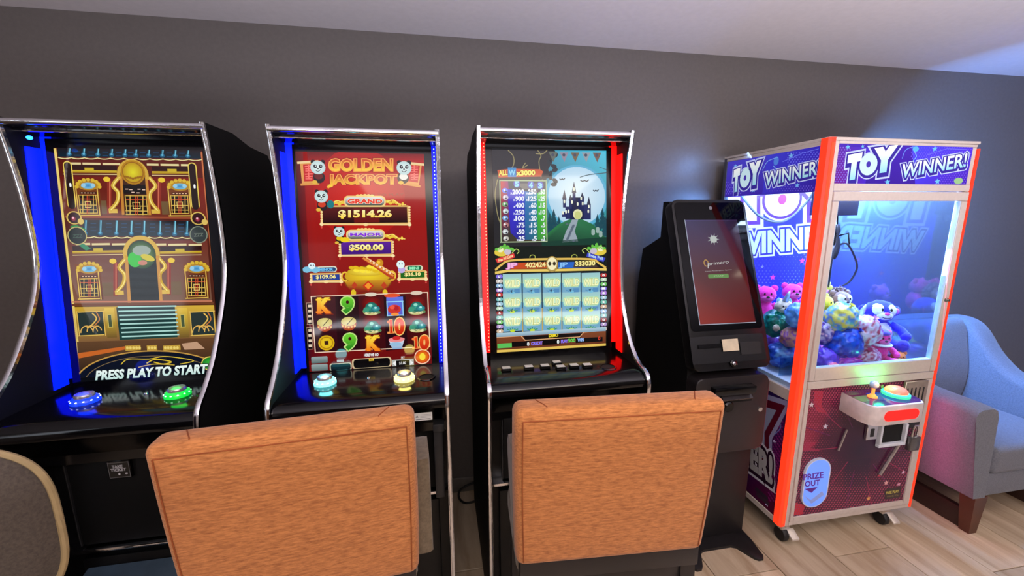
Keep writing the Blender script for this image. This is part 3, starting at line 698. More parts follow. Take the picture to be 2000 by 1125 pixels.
    def jade(x, y):
        A.ell(x, y-10, 20, 16, (150, 14, 10), 17, edge=(76, 8, 12)); A.ell(x, y+8, 16, 6, (206, 196, 130), 20)
        for q in range(7): A.ell(x-13+q*4.4, y+8+((q*3) % 4)-2, 4.4, 3, (226, 220, 170) if q % 2 else (96, 140, 90), 21)
        A.ell(x, y-2, 12, 10, (60, 170, 150), 22, edge=(20, 90, 84)); A.ell(x+8, y+1, 9, 6, (70, 180, 176), 23, edge=(24, 96, 110)); A.ell(x-10, y+3, 6, 5, (60, 150, 120), 23); A.ell(x-2, y-6, 4, 3, (150, 220, 200), 24); A.ell(x+8, y-1, 2.6, 2, (170, 230, 226), 24)
    def drum(x, y):
        A.ell(x, y+2, 15, 13, (176, 70, 30), 20); A.ell(x, y-3, 15, 9, (232, 220, 150), 21, edge=(206, 190, 110)); A.line([(x-3, y+3), (x+8, y-9)], 1.6, (60, 50, 30), 22)
        for q in range(5): A.ell(x-12+q*6, y+9-abs(q-2)*1.6, 2, 2, (240, 190, 90), 22)
    kay(629, 597); nine(676, 596); jade(723, 602); jade(812, 601)
    A.rect(753, 580, 786, 617, (96, 120, 226), 19, bot=(90, 90, 200)); A.frame(753, 588, 786, 617, 2, (150, 210, 246), 20); A.ell(768, 604, 13, 9, (206, 50, 40), 21); A.ell(764, 600, 5, 4, (240, 90, 70), 22); A.ell(772, 602, 5, 5, (180, 30, 40), 22); A.ell(769, 614, 8, 3, (246, 150, 60), 22)
    drum(631, 633); drum(678, 631); jade(725, 638); ten(771, 638); jade(814, 636)
    A.ell(634, 670, 16, 15, (240, 206, 40), 20, edge=(214, 170, 20)); A.ring(634, 670, 13, 12, 1.6, (170, 120, 20), 21); A.rect(630, 666, 638, 674, (60, 30, 20), 22)
    nine(680, 668); kay(725, 671, 26); ten(820, 670, 24)
    A.poly([(756, 664), (788, 662), (782, 682), (764, 683)], None, 20, [(226, 226, 236), (226, 226, 236), (130, 170, 206), (130, 170, 206)]); A.ell(772, 664, 16, 5, (236, 140, 140), 21); A.ell(772, 661, 8, 4, (200, 40, 40), 22); A.ell(770, 673, 12, 4, (150, 190, 220), 22)
    # left ladder
    for (a, b) in ((592, 633), (640, 682)):
        A.rect(597, a, 606, b, (24, 10, 14), 15); A.frame(596, a-1, 607, b+1, 1, (190, 150, 130), 16)
        for q in range(4): A.rect(599, a+3+q*10, 605, a+8+q*10, (226, 206, 180), 17)
    # bottom controls
    for y in (697, 712): A.rect(604, y, 636, y+13, (150, 166, 166), 14, bot=(84, 104, 104), r=2)
    A.text('HERE WE GO', 708, 697, 736, 696, 5, (240, 240, 240), 14, off=.05)
    A.rect(640, 710, 683, 725, (196, 196, 170), 14, r=4); A.rect(642, 711.5, 681, 724, (6, 20, 30), 15, r=4); A.rect(654, 703, 668, 708, (190, 200, 200), 15)
    A.rect(684, 700, 762, 720, (214, 190, 150), 14, r=6); A.rect(687, 701.5, 759, 718.5, (8, 6, 8), 15, r=6); A.rect(717, 700.5, 727, 706, (226, 190, 60), 16); A.text('BET', 719, 705, 725, 705, 3, (120, 60, 10), 17)
    A.rect(763, 703, 806, 718, (176, 180, 176), 14); A.rect(771, 705, 797, 716, (8, 8, 10), 15); A.text('$1.00', 777, 714, 790, 713.5, 6, (236, 236, 236), 16); A.text('BET', 781, 701, 788, 701, 3.5, (220, 220, 220), 15); A.poly([(764, 711), (770, 706), (770, 716)], (240, 240, 240), 15); A.poly([(805, 710), (799, 705), (799, 715)], (240, 240, 240), 15)
    A.ell(823, 698, 16, 15, (250, 206, 170), 15); A.ell(823, 698, 14, 13, (250, 160, 30), 16, edge=(206, 50, 20)); A.ell(823, 698, 6, 7, (250, 220, 60), 17)

def draw_castle(A):
    A.fill((40, 40, 44), (16, 24, 20))
    A.poly([(1066, 293), (1184, 293), (1184, 470), (1066, 480)], None, 1, [(60, 150, 180), (70, 190, 220), (40, 120, 110), (30, 80, 80)])
    A.ell(1126, 383, 62, 62, (170, 214, 236), 2, edge=(80, 170, 206), n=30); A.ell(1126, 382, 56, 57, (222, 238, 246), 3, edge=(176, 212, 234), n=30)
    A.poly([(962, 290), (1082, 290), (1080, 312), (1070, 330), (1074, 345), (1062, 350), (1056, 480), (962, 480)], (38, 38, 42), 4)
    for i in range(10): A.ell(1078+6*sin(i*1.7), 296+i*7, 6, 4, (30, 40, 46), 5, rot=i*40)
    for i, c in enumerate([(90, 100, 90), (140, 130, 150), (110, 90, 60), (140, 150, 160), (110, 84, 70)]):
        x = 1079+i*21.5; A.poly([(x-8, 297), (x+9, 297), (x+1, 316)], c, 6); A.ell(x, 302, 3, 3, (60, 70, 90), 7)
    for x, y, s in ((1097, 349, 5), (1141, 352, 8), (1163, 371, 5)): A.line([(x-s, y-1), (x-s/2, y+1), (x, y-1), (x+s/2, y+1), (x+s, y-2)], 2, (40, 50, 60), 7)
    A.line([(1184, 336), (1150, 340), (1132, 345)], 1.6, (60, 90, 100), 7, smooth=3); A.line([(1170, 325), (1184, 330)], 1.2, (60, 90, 100), 7)
    # trees
    for x, h in ((1072, 36), (1080, 44), (1090, 30), (1166, 34), (1176, 46), (1182, 30), (1062, 26)):
        for q in range(4): A.poly([(x, 412+44-h-6+q*8), (x-4-q*2, 412+44-h+8+q*9), (x+4+q*2, 412+44-h+8+q*9)], (30, 74, 88), 8)
    # hill and path
    A.poly([(1056, 468), (1070, 452), (1090, 436), (1112, 426), (1134, 426), (1156, 436), (1176, 456), (1184, 466), (1184, 476), (1056, 476)], None, 9, [(30, 96, 56), (40, 120, 66), (40, 130, 70), (50, 120, 80), (50, 120, 80), (40, 110, 70), (30, 100, 60), (30, 90, 60), (16, 50, 40), (16, 50, 40)])
    A.poly([(1116, 427), (1128, 427), (1121, 450), (1128, 470), (1096, 472), (1104, 450)], (150, 164, 176), 10)
    for i in range(16): A.ell(1112+((i*13) % 14)-6, 436+i*2.2, 3, 1.3, (90, 104, 120), 11)
    for x, y in ((1157, 452), (1166, 448), (1172, 456)): A.rect(x-3, y-6, x+4, y+6, (150, 176, 170), 11, r=3)
    # castle
    DK, LT = (36, 44, 96), (26, 32, 66)
    A.rect(1103, 402, 1118, 426, DK, 12); A.rect(1112, 384, 1140, 427, LT, 12); A.rect(1138, 398, 1153, 427, DK, 12); A.rect(1096, 412, 1106, 422, DK, 12); A.rect(1128, 386, 1140, 410, DK, 12)
    for x, y0, w_, y1 in ((1101, 369, 9, 388), (1120, 353, 9, 375), (1149, 382, 8, 398), (1136, 374, 9, 386), (1113, 378, 8, 390)):
        A.poly([(x, y0), (x-w_/2, y1), (x+w_/2, y1)], (46, 50, 76), 14); A.rect(x-w_*.32, y1, x+w_*.32, y1+16, DK, 13)
    for x, y in ((1101, 392), (1120, 368), (1149, 402), (1104, 412), (1109, 411), (1148, 411), (1134, 386), (1137, 396), (1116, 393), (1127, 397), (1098, 414)): A.rect(x-1.6, y-3.4, x+1.6, y+3.4, (236, 240, 214), 16, r=1.6)
    A.rect(1118, 407, 1136, 427, (226, 226, 176), 16, r=9); A.rect(1121, 411, 1133, 427, (200, 206, 130), 17, r=6)
    A.poly([(1056, 470), (1184, 462), (1184, 484), (1056, 484)], (18, 60, 48), 10)
    # twigs
    for pts in ([(993, 294), (1003, 306), (1003, 322), (995, 332)], [(1026, 318), (1020, 328), (1030, 322)], [(1050, 294), (1056, 304), (1052, 316), (1056, 345)], [(1046, 300), (1060, 300), (1068, 293)], [(972, 350), (967, 380), (972, 420), (980, 440)], [(1060, 358), (1058, 350)]):
        A.line(pts, 1.6, (150, 140, 96), 6, smooth=4)
    # paytable
    A.poly([(972, 332), (1000, 329), (1054, 330), (1060, 334), (1056, 344), (974, 346)], (206, 90, 50), 7)
    A.otext('ALL', 975, 342, 991, 341, 9, (250, 226, 110), (120, 40, 20), 9, off=.05, o2=.1); A.rect(992, 327, 1008, 345, (70, 140, 200), 9); A.text('W', 994, 341, 1006, 341, 9, (150, 210, 240), 10, off=.06); A.otext('x3000', 1009, 342, 1044, 341, 9, (250, 236, 120), (150, 50, 20), 9, off=.05, o2=.1)
    A.rect(977, 352, 1067, 471, (56, 64, 84), 7, bot=(60, 54, 40)); A.frame(976, 351, 1067, 471, 2, (170, 190, 150), 16)
    A.poly([(978, 353), (992, 353), (996, 400), (992, 466), (979, 468)], None, 8, [(206, 60, 60), (150, 50, 120), (190, 60, 70), (40, 60, 50), (50, 50, 40)])
    A.poly([(990, 368), (1024, 372), (1024, 466), (1010, 466), (996, 452)], None, 9, [(60, 50, 200), (50, 60, 210), (40, 40, 140), (40, 40, 140), (50, 40, 180)])
    A.poly([(1024, 372), (1048, 376), (1048, 466), (1024, 466)], None, 9, [(50, 120, 190), (50, 140, 170), (40, 110, 120), (40, 90, 140)])
    A.poly([(1048, 376), (1064, 368), (1066, 466), (1048, 466)], None, 9, [(60, 190, 60), (110, 210, 60), (80, 160, 60), (50, 140, 60)])
    A.poly([(1008, 357), (1060, 357), (1048, 370), (1020, 368)], (110, 110, 110), 9)
    for x, y, t in ((1009, 358, '5'), (1036, 360, '4'), (1054, 361, '3')): A.ell(x, y, 6.5, 7.5, (90, 90, 190), 10); A.text(t, x-3, y+5, x+3, y+5, 9, (150, 220, 250), 11, off=.07)
    rows = [('2000', '250', '50', 378), ('900', '125', '25', 391), ('400', '60', '15', 404), ('250', '40', '10', 417), ('100', '20', '7', 429), ('75', '15', '5', 442), ('50', '10', '3', 455), ('25', '5', '2', 468)]
    for a, b, c, y in rows:
        for t, x, wd in ((a, 1023, 5.6), (b, 1046.5, 5.2), (c, 1063.5, 4.4)):
            n_ = len(t); A.text(t, x-n_*wd, y, x-.5, y-.3, 8.6, (236, 240, 250), 12, off=.045); A.text('x', x-n_*wd-4, y, x-n_*wd-1, y, 3, (226, 230, 250), 12, off=.04)
    for i, c in enumerate([(110, 130, 240), (200, 190, 210), (120, 180, 120), (190, 210, 210), (120, 170, 226), (180, 120, 120), (200, 210, 210), (190, 190, 180)]):
        y = 371+i*13.2; A.ell(986+(i % 2), y, 5.5, 5, c, 12); A.ell(985, y-1, 2, 2, (240, 244, 250), 13); A.ell(988, y+2, 1.6, 1.6, (40, 40, 60), 13)
    # jackpot meters
    A.rect(962, 478, 1184, 530, (14, 24, 20), 11)
    for x, sg, c in ((984, 1, (226, 60, 60)), (1164, -1, (60, 70, 200))):
        A.ell(x-sg*6, 490, 14, 8, (226, 200, 70), 13); A.ell(x-sg*2, 483, 9, 5, (110, 200, 80), 13); A.ell(x+sg*6, 489, 7, 6, (200, 190, 206), 14); A.ell(x-sg*8, 485, 6, 5, (240, 240, 190), 14)
        for q in range(5): A.ell(x-sg*14+q*sg*7, 478+abs(q-2)*3, 5, 3, (100, 190, 70), 14, rot=q*40)
        A.line([(x+sg*14, 492), (x+sg*22, 484), (x+sg*28, 488), (x+sg*24, 493)], 1.6, (190, 210, 110), 14, smooth=4)
        A.poly([(x-sg*18, 503), (x+sg*18, 492), (x+sg*20, 500), (x-sg*14, 511)] if sg > 0 else [(x+18, 503), (x-18, 492), (x-20, 500), (x+14, 511)], c, 15)
    A.text('Free Fall Game', 972, 509, 1000, 499, 6, (250, 220, 160), 16, off=.03); A.text('Free Fall', 1149, 500, 1176, 507, 6, (190, 220, 250), 16, off=.03)
    A.line([(966, 524), (978, 514), (996, 506), (1060, 504), (1150, 505), (1168, 513), (1182, 522)], 4, (226, 186, 90), 17, smooth=4)
    A.poly([(982, 524), (996, 510), (1158, 510), (1170, 522), (1160, 524), (990, 526)], (60, 30, 24), 16)
    A.poly([(1000, 511), (1066, 510), (1066, 522), (996, 523)], (200, 74, 30), 17); A.poly([(1088, 510), (1152, 510), (1158, 521), (1088, 522)], (40, 100, 196), 17); A.poly([(1120, 510), (1160, 510), (1166, 521), (1118, 521)], (70, 60, 50), 18)
    A.line([(964, 530), (990, 526), (1076, 526), (1160, 525), (1184, 526)], 5, (232, 200, 100), 19)
    A.otext('JP', 988, 523, 1007, 522, 11, (246, 180, 226), (150, 60, 140), 20, off=.06, o2=.12); A.otext('402424', 1024, 520, 1063, 519, 9, (250, 226, 150), (120, 60, 20), 20, off=.04, o2=.09)
    A.otext('JP', 1090, 522, 1106, 521, 10, (130, 190, 246), (40, 80, 160), 20, off=.06, o2=.12); A.otext('333030', 1122, 518, 1161, 517, 8.5, (250, 236, 150), (90, 70, 20), 20, off=.04, o2=.09)
    A.ell(1076, 514, 12, 16, (240, 220, 150), 22, edge=(160, 130, 60)); A.ell(1076, 513, 9.5, 12.5, (246, 236, 190), 23)
    for q in (-4.5, 4.5): A.ell(1076+q, 513, 3, 4, (60, 50, 30), 24)
    for x, t in ((1038, 0), (1120, 0)): A.ring(x, 500, 6, 5, 1.4, (170, 180, 80), 20, a0=-30, a1=200)
    # reels
    A.rect(966, 531, 1182, 646, (24, 30, 40), 11)
    for i in range(5):
        x0 = 980+i*38.6; x1 = x0+36.6; y0 = 532; h = 38
        for r in range(3):
            a = y0+r*h*.98
            A.rect(x0, a, x1, a+h*.5, (150, 196, 206), 13, bot=(176, 220, 196)); A.rect(x0, a+h*.5, x1, a+h, (110, 170, 196), 13, bot=(120, 170, 200))
            A.rect(x0+2, a+9, x1-2, a+28, (176, 224, 190), 14, r=6); A.rect(x0+4, a+11, x1-4, a+26, (206, 238, 206), 15, r=5)
            A.otext('WILD', x0+4.5, a+25.5, x1-3, a+24.5, 12.5, (246, 250, 196), (176, 186, 110), 16, off=.03, o2=.075)
            g = (60, 150, 110) if r > 0 else (84, 146, 190)
            for q in range(5): A.line([(x0+18, a+38), (x0+8+q*5, a+31+abs(q-2)*1.5)], 2, g, 16)
            A.ell(x0+18, a+37, 5, 2.6, (196, 220, 60) if r > 0 else (120, 190, 220), 17)
            if r < 2: A.rect(x0+15, a+32, x0+18, a+37, (50, 70, 90), 17); A.rect(x0+22, a+30, x1-4, a+38, (84, 140, 190), 15)
        if i: A.rect(x0-2.3, 532, x0-.2, 646, (40, 60, 80), 18); A.rect(x0-2.1, 600, x0-.4, 646, (200, 170, 90), 19)
    for i in range(13):
        for x in (973, 1178):
            c = [(130, 110, 226), (206, 196, 190), (150, 190, 226), (176, 130, 220), (196, 60, 60), (120, 190, 190), (160, 200, 220), (190, 220, 190), (150, 30, 30), (110, 190, 170), (120, 200, 110), (180, 150, 206), (210, 180, 150)][(i*(3 if x > 1000 else 1)+(4 if x > 1000 else 0)) % 13]
            y = 537+i*8.9; A.ell(x-2.5, y, 3.8, 3.8, c, 14); A.ell(x+3, y, 3.8, 3.8, c, 14); A.text('%d' % ((i*7) % 10), x-2, y+2, x+2, y+2, 4, (250, 250, 250), 15, off=.04)
    A.rect(964, 644, 1184, 652, (176, 206, 220), 19, bot=(130, 160, 180))
    A.rect(964, 652, 1184, 678, (130, 70, 40), 12, bot=(100, 50, 30)); A.poly([(1018, 655), (1136, 651), (1132, 662), (1024, 666)], (20, 16, 16), 14)
    A.line([(966, 656), (1014, 654), (1022, 663), (1130, 659), (1138, 650), (1182, 647)], 1.6, (226, 170, 120), 15)
    A.text('DEMO', 1069, 658, 1087, 657, 5.5, (246, 220, 50), 16, off=.05)
    A.rect(968, 668, 996, 677, (90, 190, 90), 16); A.rect(996, 665, 1030, 675, (10, 10, 12), 15); A.text('0', 1026, 674, 1030, 674, 7, (236, 240, 240), 17, off=.03); A.text('CREDIT', 1034, 673, 1056, 672, 6, (130, 120, 250), 17, off=.05)
    A.rect(1056, 664, 1092, 673, (10, 10, 12), 15); A.text('0', 1085, 671, 1089, 671, 7, (236, 240, 240), 17, off=.03); A.text('PLAY', 1093, 670, 1106, 669.5, 6, (130, 120, 250), 17, off=.05); A.text('500', 1107, 669, 1121, 668.5, 6.5, (90, 220, 90), 17, off=.03)
    A.rect(1122, 661, 1176, 670, (10, 10, 12), 15); A.text('WIN', 1126, 668, 1138, 667.5, 6, (150, 190, 250), 17, off=.05); A.text('0', 1167, 666, 1171, 666, 6.5, (226, 60, 40), 17, off=.03)
    A.rect(964, 677, 1184, 683, (226, 190, 90), 17)

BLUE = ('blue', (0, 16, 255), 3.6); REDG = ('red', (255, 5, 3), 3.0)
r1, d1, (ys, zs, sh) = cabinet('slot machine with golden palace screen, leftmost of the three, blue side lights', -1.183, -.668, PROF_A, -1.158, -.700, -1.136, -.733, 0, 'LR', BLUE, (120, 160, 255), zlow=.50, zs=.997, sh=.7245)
screen(r1, -1.136, -.733, ys, zs, sh, [(105, 290), (395, 291), (432, 730), (157, 746)], draw_palace, 1.0)
dome_button(r1, -1.039, 1.322, 'blue', (20, 60, 255), 1.0); dome_button(r1, -.797, 1.32, 'green', (20, 200, 60), 1.0); ring_hole(r1, -.715, 1.322)
obj('deck_sensor', lathe((-.90, 1.351, .979), [(.006, 0), (.005, .003), (0, .004)], 12), CHR(), r1)
obj('status_light', ball((-1.135, 1.44, 1.735), (.008, .006, .006), sub=2), mat('status_blue', (30, 110, 255), .3, emit=6, namt=0), r1)
tl = obj('ticket_slot', BX(-1.005, -.945, 1.304, 1.316, .733, .791, bev=.002), BLKG(), r1)
A = Art((-1.003, 1.3035, .735), (1, 0, 0), (0, 0, 1), .056, .054, [(196, 884), (235, 881), (237, 914), (198, 917)], lift=.0003)
A.fill((10, 10, 11)); A.frame(197, 884.5, 235.5, 915, .9, (120, 120, 124), 1); A.text('TAKE', 204, 896, 223, 895, 5.5, (190, 190, 196), 2, off=.05); A.text('TICKET', 201, 903, 229, 901, 5.5, (190, 190, 196), 2, off=.05)
A.ell(216, 908, 2, 2, (230, 230, 236), 2); A.ell(229, 907, 2.6, 1.6, (210, 210, 216), 2); A.done('ticket_label', art_mat('label_print', 0, .3), tl)
obj('foot_rest', prism([(1.21, .40), (1.315, .43), (1.315, .30), (1.21, .28)], 'x', -1.12, -.70, bev=.004), mat('slate_plate', (74, 92, 108), .35), r1)

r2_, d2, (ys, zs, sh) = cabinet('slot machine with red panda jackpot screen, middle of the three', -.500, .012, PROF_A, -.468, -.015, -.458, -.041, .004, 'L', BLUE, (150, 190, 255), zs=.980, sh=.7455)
screen(r2_, -.458, -.041, ys, zs, sh, [(577, 297), (828, 300), (842, 712), (600, 727)], draw_jackpot, 1.0)
dome_button(r2_, -.379, 1.331, 'cyan', (110, 236, 242), 2.6); dome_button(r2_, -.129, 1.318, 'yellow', (250, 232, 120), 2.6); ring_hole(r2_, -.057, 1.318)
obj('deck_sensor', lathe((-.247, 1.349, .979), [(.006, 0), (.005, .003), (0, .004)], 12), CHR(), r2_)
st = obj('notice_sticker', BX(-.094, -.040, 1.2015, 1.203, .887, .912), mat('white_label', (226, 226, 220), .5), r2_)
A = Art((-.094, 1.2012, .887), (1, 0, 0), (0, 0, 1), .054, .025, [(813, 796), (851, 794), (852, 818), (814, 820)], lift=.0002)
A.fill((228, 228, 222)); A.poly([(816, 809), (822, 809), (819, 802)], (90, 90, 96), 1)
for q in range(3): A.line([(826, 801+q*4.5), (849, 800+q*4.5)], .8, (150, 150, 156), 1)
A.line([(817, 816), (848, 814)], 1.4, (60, 60, 66), 1); A.done('sticker_print', art_mat('label_print', 0, .3), st)
obj('bracket', BX(-.040, -.004, 1.22, 1.26, .832, .858, bev=.002), DKM(), r2_)
obj('strut', BX(-.040, -.010, 1.235, 1.262, .585, .832, bev=.003), DKM(), r2_)

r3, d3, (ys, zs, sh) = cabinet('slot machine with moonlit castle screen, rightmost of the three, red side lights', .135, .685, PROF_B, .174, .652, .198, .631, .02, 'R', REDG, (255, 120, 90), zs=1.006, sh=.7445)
screen(r3, .198, .631, ys, zs, sh, [(962, 290), (1184, 293), (1184, 678), (967, 686)], draw_castle, 1.0)
ring_hole(r3, .575, 1.292)
for x, y in ((.215, 1.331), (.295, 1.33), (.353, 1.329), (.404, 1.354), (.405, 1.310), (.455, 1.314), (.503, 1.309)):
    o = obj('button', BX(x-.017, x+.017, y-.013, y+.013, .979, .988, bev=.002), BLKG(), r3)
    obj('button_face', BX(x-.0145, x+.0145, y-.0105, y+.0105, .988, .990, bev=.0008, seg=1), mat('button_white', (196, 196, 188), .3), o)

# ------------------------------------------------------------------ redemption kiosk
kx0, kx1 = 1.02, 1.385
kt = empty('ticket_kiosk', (1.2, 1.7, 0), 'black ticket redemption kiosk with slanted red touchscreen between slot machine and claw machine', 'kiosk')
obj('kiosk_body', prism([(1.505, .86), (1.735, 1.565), (1.785, 1.565), (1.785, 1.40), (1.955, 1.335), (1.985, 1.15), (1.985, .50), (1.49, .50)], 'x', kx0+.012, kx1-.008, bev=.003), BLKM(), kt)
obj('column', BX(1.045, 1.378, 1.49, 1.90, .012, .52, bev=.004), mat('kiosk_column', (22, 20, 22), .5), kt)
obj('base_plate', prism([(1.40, 1.95), (1.388, 1.44), (1.375, 1.355), (1.362, 1.338), (1.34, 1.338), (1.325, 1.352), (1.292, 1.42), (1.27, 1.43), (1.13, 1.43), (1.11, 1.42), (1.075, 1.352), (1.06, 1.338), (1.038, 1.338), (1.025, 1.355), (1.012, 1.44), (1.0, 1.95)], 'z', 0, .012, bev=.002), mat('kiosk_column', (22, 20, 22), .5), kt)
KO = Vector((kx0, 1.44, .867)); KV = Vector((0, .26, .706)); kh = KV.length; KV = KV.normalized(); kw = kx1-kx0
KQ = [(1310, 390), (1456, 388), (1508, 713), (1355, 727)]
obj('head', slab(KO, (1, 0, 0), KV, kw, kh, 0, .055, r=.028, bev=.006), mat('kiosk_head', (15, 15, 18), .3), kt)
kb = obj('glass_bezel', slab(KO, (1, 0, 0), KV, kw, kh, -.002, .001, r=.018, inset=(.012, .012, .165, .014)), mat('black_mirror', (3, 3, 6), .05, spec=.16), kt)
A = Art(KO, (1, 0, 0), KV, kw, kh, KQ, lift=.0025)
def kq(q, c, L, cols=None): A.poly(q, c, L, cols)
kq([(1337, 430), (1441, 428), (1477, 628), (1366, 635)], None, 0, [(84, 78, 130), (60, 40, 74), (96, 20, 16), (150, 60, 56)])
kq([(1339, 432), (1440, 430), (1457, 528), (1353, 535)], None, 1, [(70, 64, 104), (50, 34, 58), (84, 30, 34), (92, 46, 50)])
kq([(1353, 535), (1457, 528), (1475, 627), (1367, 632)], None, 1, [(92, 46, 50), (84, 30, 34), (120, 26, 22), (160, 58, 50)])
import itertools
for i in range(9):
    a = radians(40*i); A.poly([(1394+4*cos(a+.35), 467+4*sin(a+.35)), (1394+12*cos(a), 467+12*sin(a)), (1394+4*cos(a-.35), 467+4*sin(a-.35))], (196, 206, 206), 2)
A.ell(1394, 467, 7, 7, (206, 214, 210), 3)
A.text('primero', 1383, 521, 1424, 516, 8, (226, 226, 222), 3, off=.0); A.ring(1379, 514, 5, 7, 1.8, (206, 160, 80), 3, a0=0, a1=300); A.line([(1383, 524), (1383, 515)], 1.6, (226, 226, 222), 3)
A.text('Instant Redemption System', 1377, 532, 1430, 528, 2.6, (200, 196, 196), 3, off=.0)
A.rect(1383, 535.5, 1424, 543, (110, 160, 84), 3, r=2); A.text('START', 1394, 541, 1414, 540, 3, (190, 220, 170), 4, off=.0)
A.line([(1337, 430), (1366, 635), (1477, 628)], 1.3, (190, 200, 220), 2)
A.done('kiosk_screen', art_mat('kiosk_screen_light', .72, .08), kt)
def kpt(x, y): 
    A_ = Art(KO, (1, 0, 0), KV, kw, kh, KQ); u, v = A_.m(x, y); A_.bm.free(); return KO+Vector((1, 0, 0))*u+KV*v
KN = Vector((1, 0, 0)).cross(KV)
RM = Matrix((Vector((1, 0, 0)), KV, KN)).transposed().to_4x4()
obj('camera_lens', lathe(kpt(1388, 406)+KN*.002, [(.008, 0), (.008, .003), (.005, .0035), (0, .003)], 16, RM), mat('lens', (110, 112, 118), .2), kt)
p = kpt(1358, 655)
def kbox(name, x0, y0, x1, y1, t0, t1, m, r=.002, label=None):
    a, b_ = kpt(x0, y1), kpt(x1, y1); c = kpt(x0, y0); return obj(name, slab(a, (1, 0, 0), KV, (b_-a).x, (c-a).length, -t1, -t0, r=r, n=3), m, kt, label=label)
kbox('lower_panel', 1352, 660, 1500, 713, .0005, .003, mat('kiosk_head', (15, 15, 18), .3), .006)
kbox('card_slot', 1362, 674, 1408, 682, .002, .009, BLKG()); kbox('note_reader', 1447, 668, 1488, 692, .002, .006, mat('kiosk_reader', (6, 6, 7), .5))
kbox('notice_sticker', 1410, 663, 1442, 686, .009, .0098, mat('cream_label', (206, 190, 160), .5), .001)
lk = obj('lock', lathe(kpt(1431, 709)+KN*.003, [(.016, 0), (.016, .006), (.011, .008), (.011, .004), (0, .004)], 20, RM), BLKG(), kt)
obj('lock_cylinder', lathe(kpt(1431, 709)+KN*.007, [(.008, 0), (.008, .005), (.006, .006), (0, .006)], 16, RM), CHR(), lk)
# dispenser box below the head
bx = slab((kx0+.012, 1.435, .485), (1, 0, 0), (0, 0, 1), kw-.02, .35, 0, .07, r=.03, bev=.006)
ds = obj('dispenser_box', bx, mat('kiosk_lower', (30, 26, 28), .4), kt)
obj('tray_lip', BX(1.10, 1.295, 1.405, 1.44, .765, .80, bev=.004), BLKG(), ds)
obj('tray_mouth', BX(1.10, 1.30, 1.4325, 1.436, .72, .765), mat('dark_hole', (2, 2, 2), .9), ds)
obj('tray_flap', prism([(1.415, .742), (1.436, .760), (1.436, .752), (1.418, .736)], 'x', 1.15, 1.29), mat('smoked_plastic', (60, 56, 60), .1), ds)
obj('round_knob', lathe((1.185, 1.436, .705), [(.024, 0), (.024, .012), (.018, .018), (0, .018)], 20, Matrix.Rotation(pi/2, 4, 'X')), BLKG(), ds)
obj('lock_cylinder', lathe((1.348, 1.436, .675), [(.010, 0), (.010, .004), (.004, .005), (0, .003)], 16, Matrix.Rotation(pi/2, 4, 'X')), CHR(), ds)
obj('painted_edge_tinge', tube([(kx1-.006, 1.436, .80), (kx1-.006, 1.436, .52), (kx1-.012, 1.436, .495), (kx1-.05, 1.436, .487)], .0012, 6), mat('edge_pink', (120, 40, 60), .3), ds)  # pink strip light on the box edge, painted as a thin tube
# ------------------------------------------------------------------ claw machine
X0, X1, Y0, Y1, Z0, Z1 = 1.484, 2.215, 1.396, 1.99, .10, 1.80
cm = empty('claw_machine', ((X0+X1)/2, (Y0+Y1)/2, 0), 'white framed claw crane machine with purple signs, red edge lights and plush toys inside', 'claw machine')
WF = mat('silver_white_frame', (198, 185, 176), .38, nscale=80, namt=.04); WFI = mat('inner_white', (214, 218, 226), .45)
DKB = mat('dark_board', (16, 14, 22), .5)
def part(name, *a, m=None, bev=.002, label=None, parent=None): return obj(name, BX(*a, bev=bev, seg=1), m or WF, parent or cm, label=label)
P_ = .024
part('roof_panel', X0, X1, Y0, Y1, Z1-.012, Z1)
part('post', X0, X0+P_, Y1-P_, Y1, Z0, Z1-.012, m=mat('post_dark', (70, 70, 80), .4)); part('post', X1-P_, X1, Y1-P_, Y1, Z0, Z1-.012)
part('post', X1-P_-.01, X1-.012, Y0+.002, Y0+.03, Z0, Z1-.012); part('post', X0+.012, X0+.038, Y0+.004, Y0+.04, Z0, Z1-.012)
# front face
part('front_rail', X0+.047, X1-.012, Y0, Y0+.02, 1.776, Z1-.013); part('front_rail', X0+.047, X1-.012, Y0, Y0+.02, 1.598, 1.627)
part('front_rail', X0+.047, X1-.012, Y0, Y0+.03, Z0, .118)
part('front_stile', X0+.02, X0+.046, Y0, Y0+.03, Z0, 1.787); 
for s, x in ((0, X0), (1, X1)):  # corner lights
    if s == 0: bm = prism([(X0-.004, Y0+.034), (X0-.004, Y0+.004), (X0+.004, Y0-.004), (X0+.023, Y0-.004), (X0+.023, Y0+.01), (X0+.01, Y0+.034)], 'z', Z0+.004, Z1-.002)
    else: bm = prism([(X1+.003, Y0+.022), (X1+.003, Y0+.002), (X1-.001, Y0-.003), (X1-.011, Y0-.003), (X1-.011, Y0+.022)], 'z', Z0+.004, Z1-.03)
    g = obj('corner_light', bm, mat('corner_glow', (120, 20, 10), .4, emit=1.1, ecol=(255, 58, 26), namt=0), cm, label='glowing orange red corner light')
part('corner_core', X0+.004, X0+.018, Y0-.0055, Y0-.0035, Z0+.02, Z1-.02, m=mat('corner_core_glow', (120, 30, 10), .4, emit=1.0, ecol=(255, 76, 28), namt=0))
dg_ = []
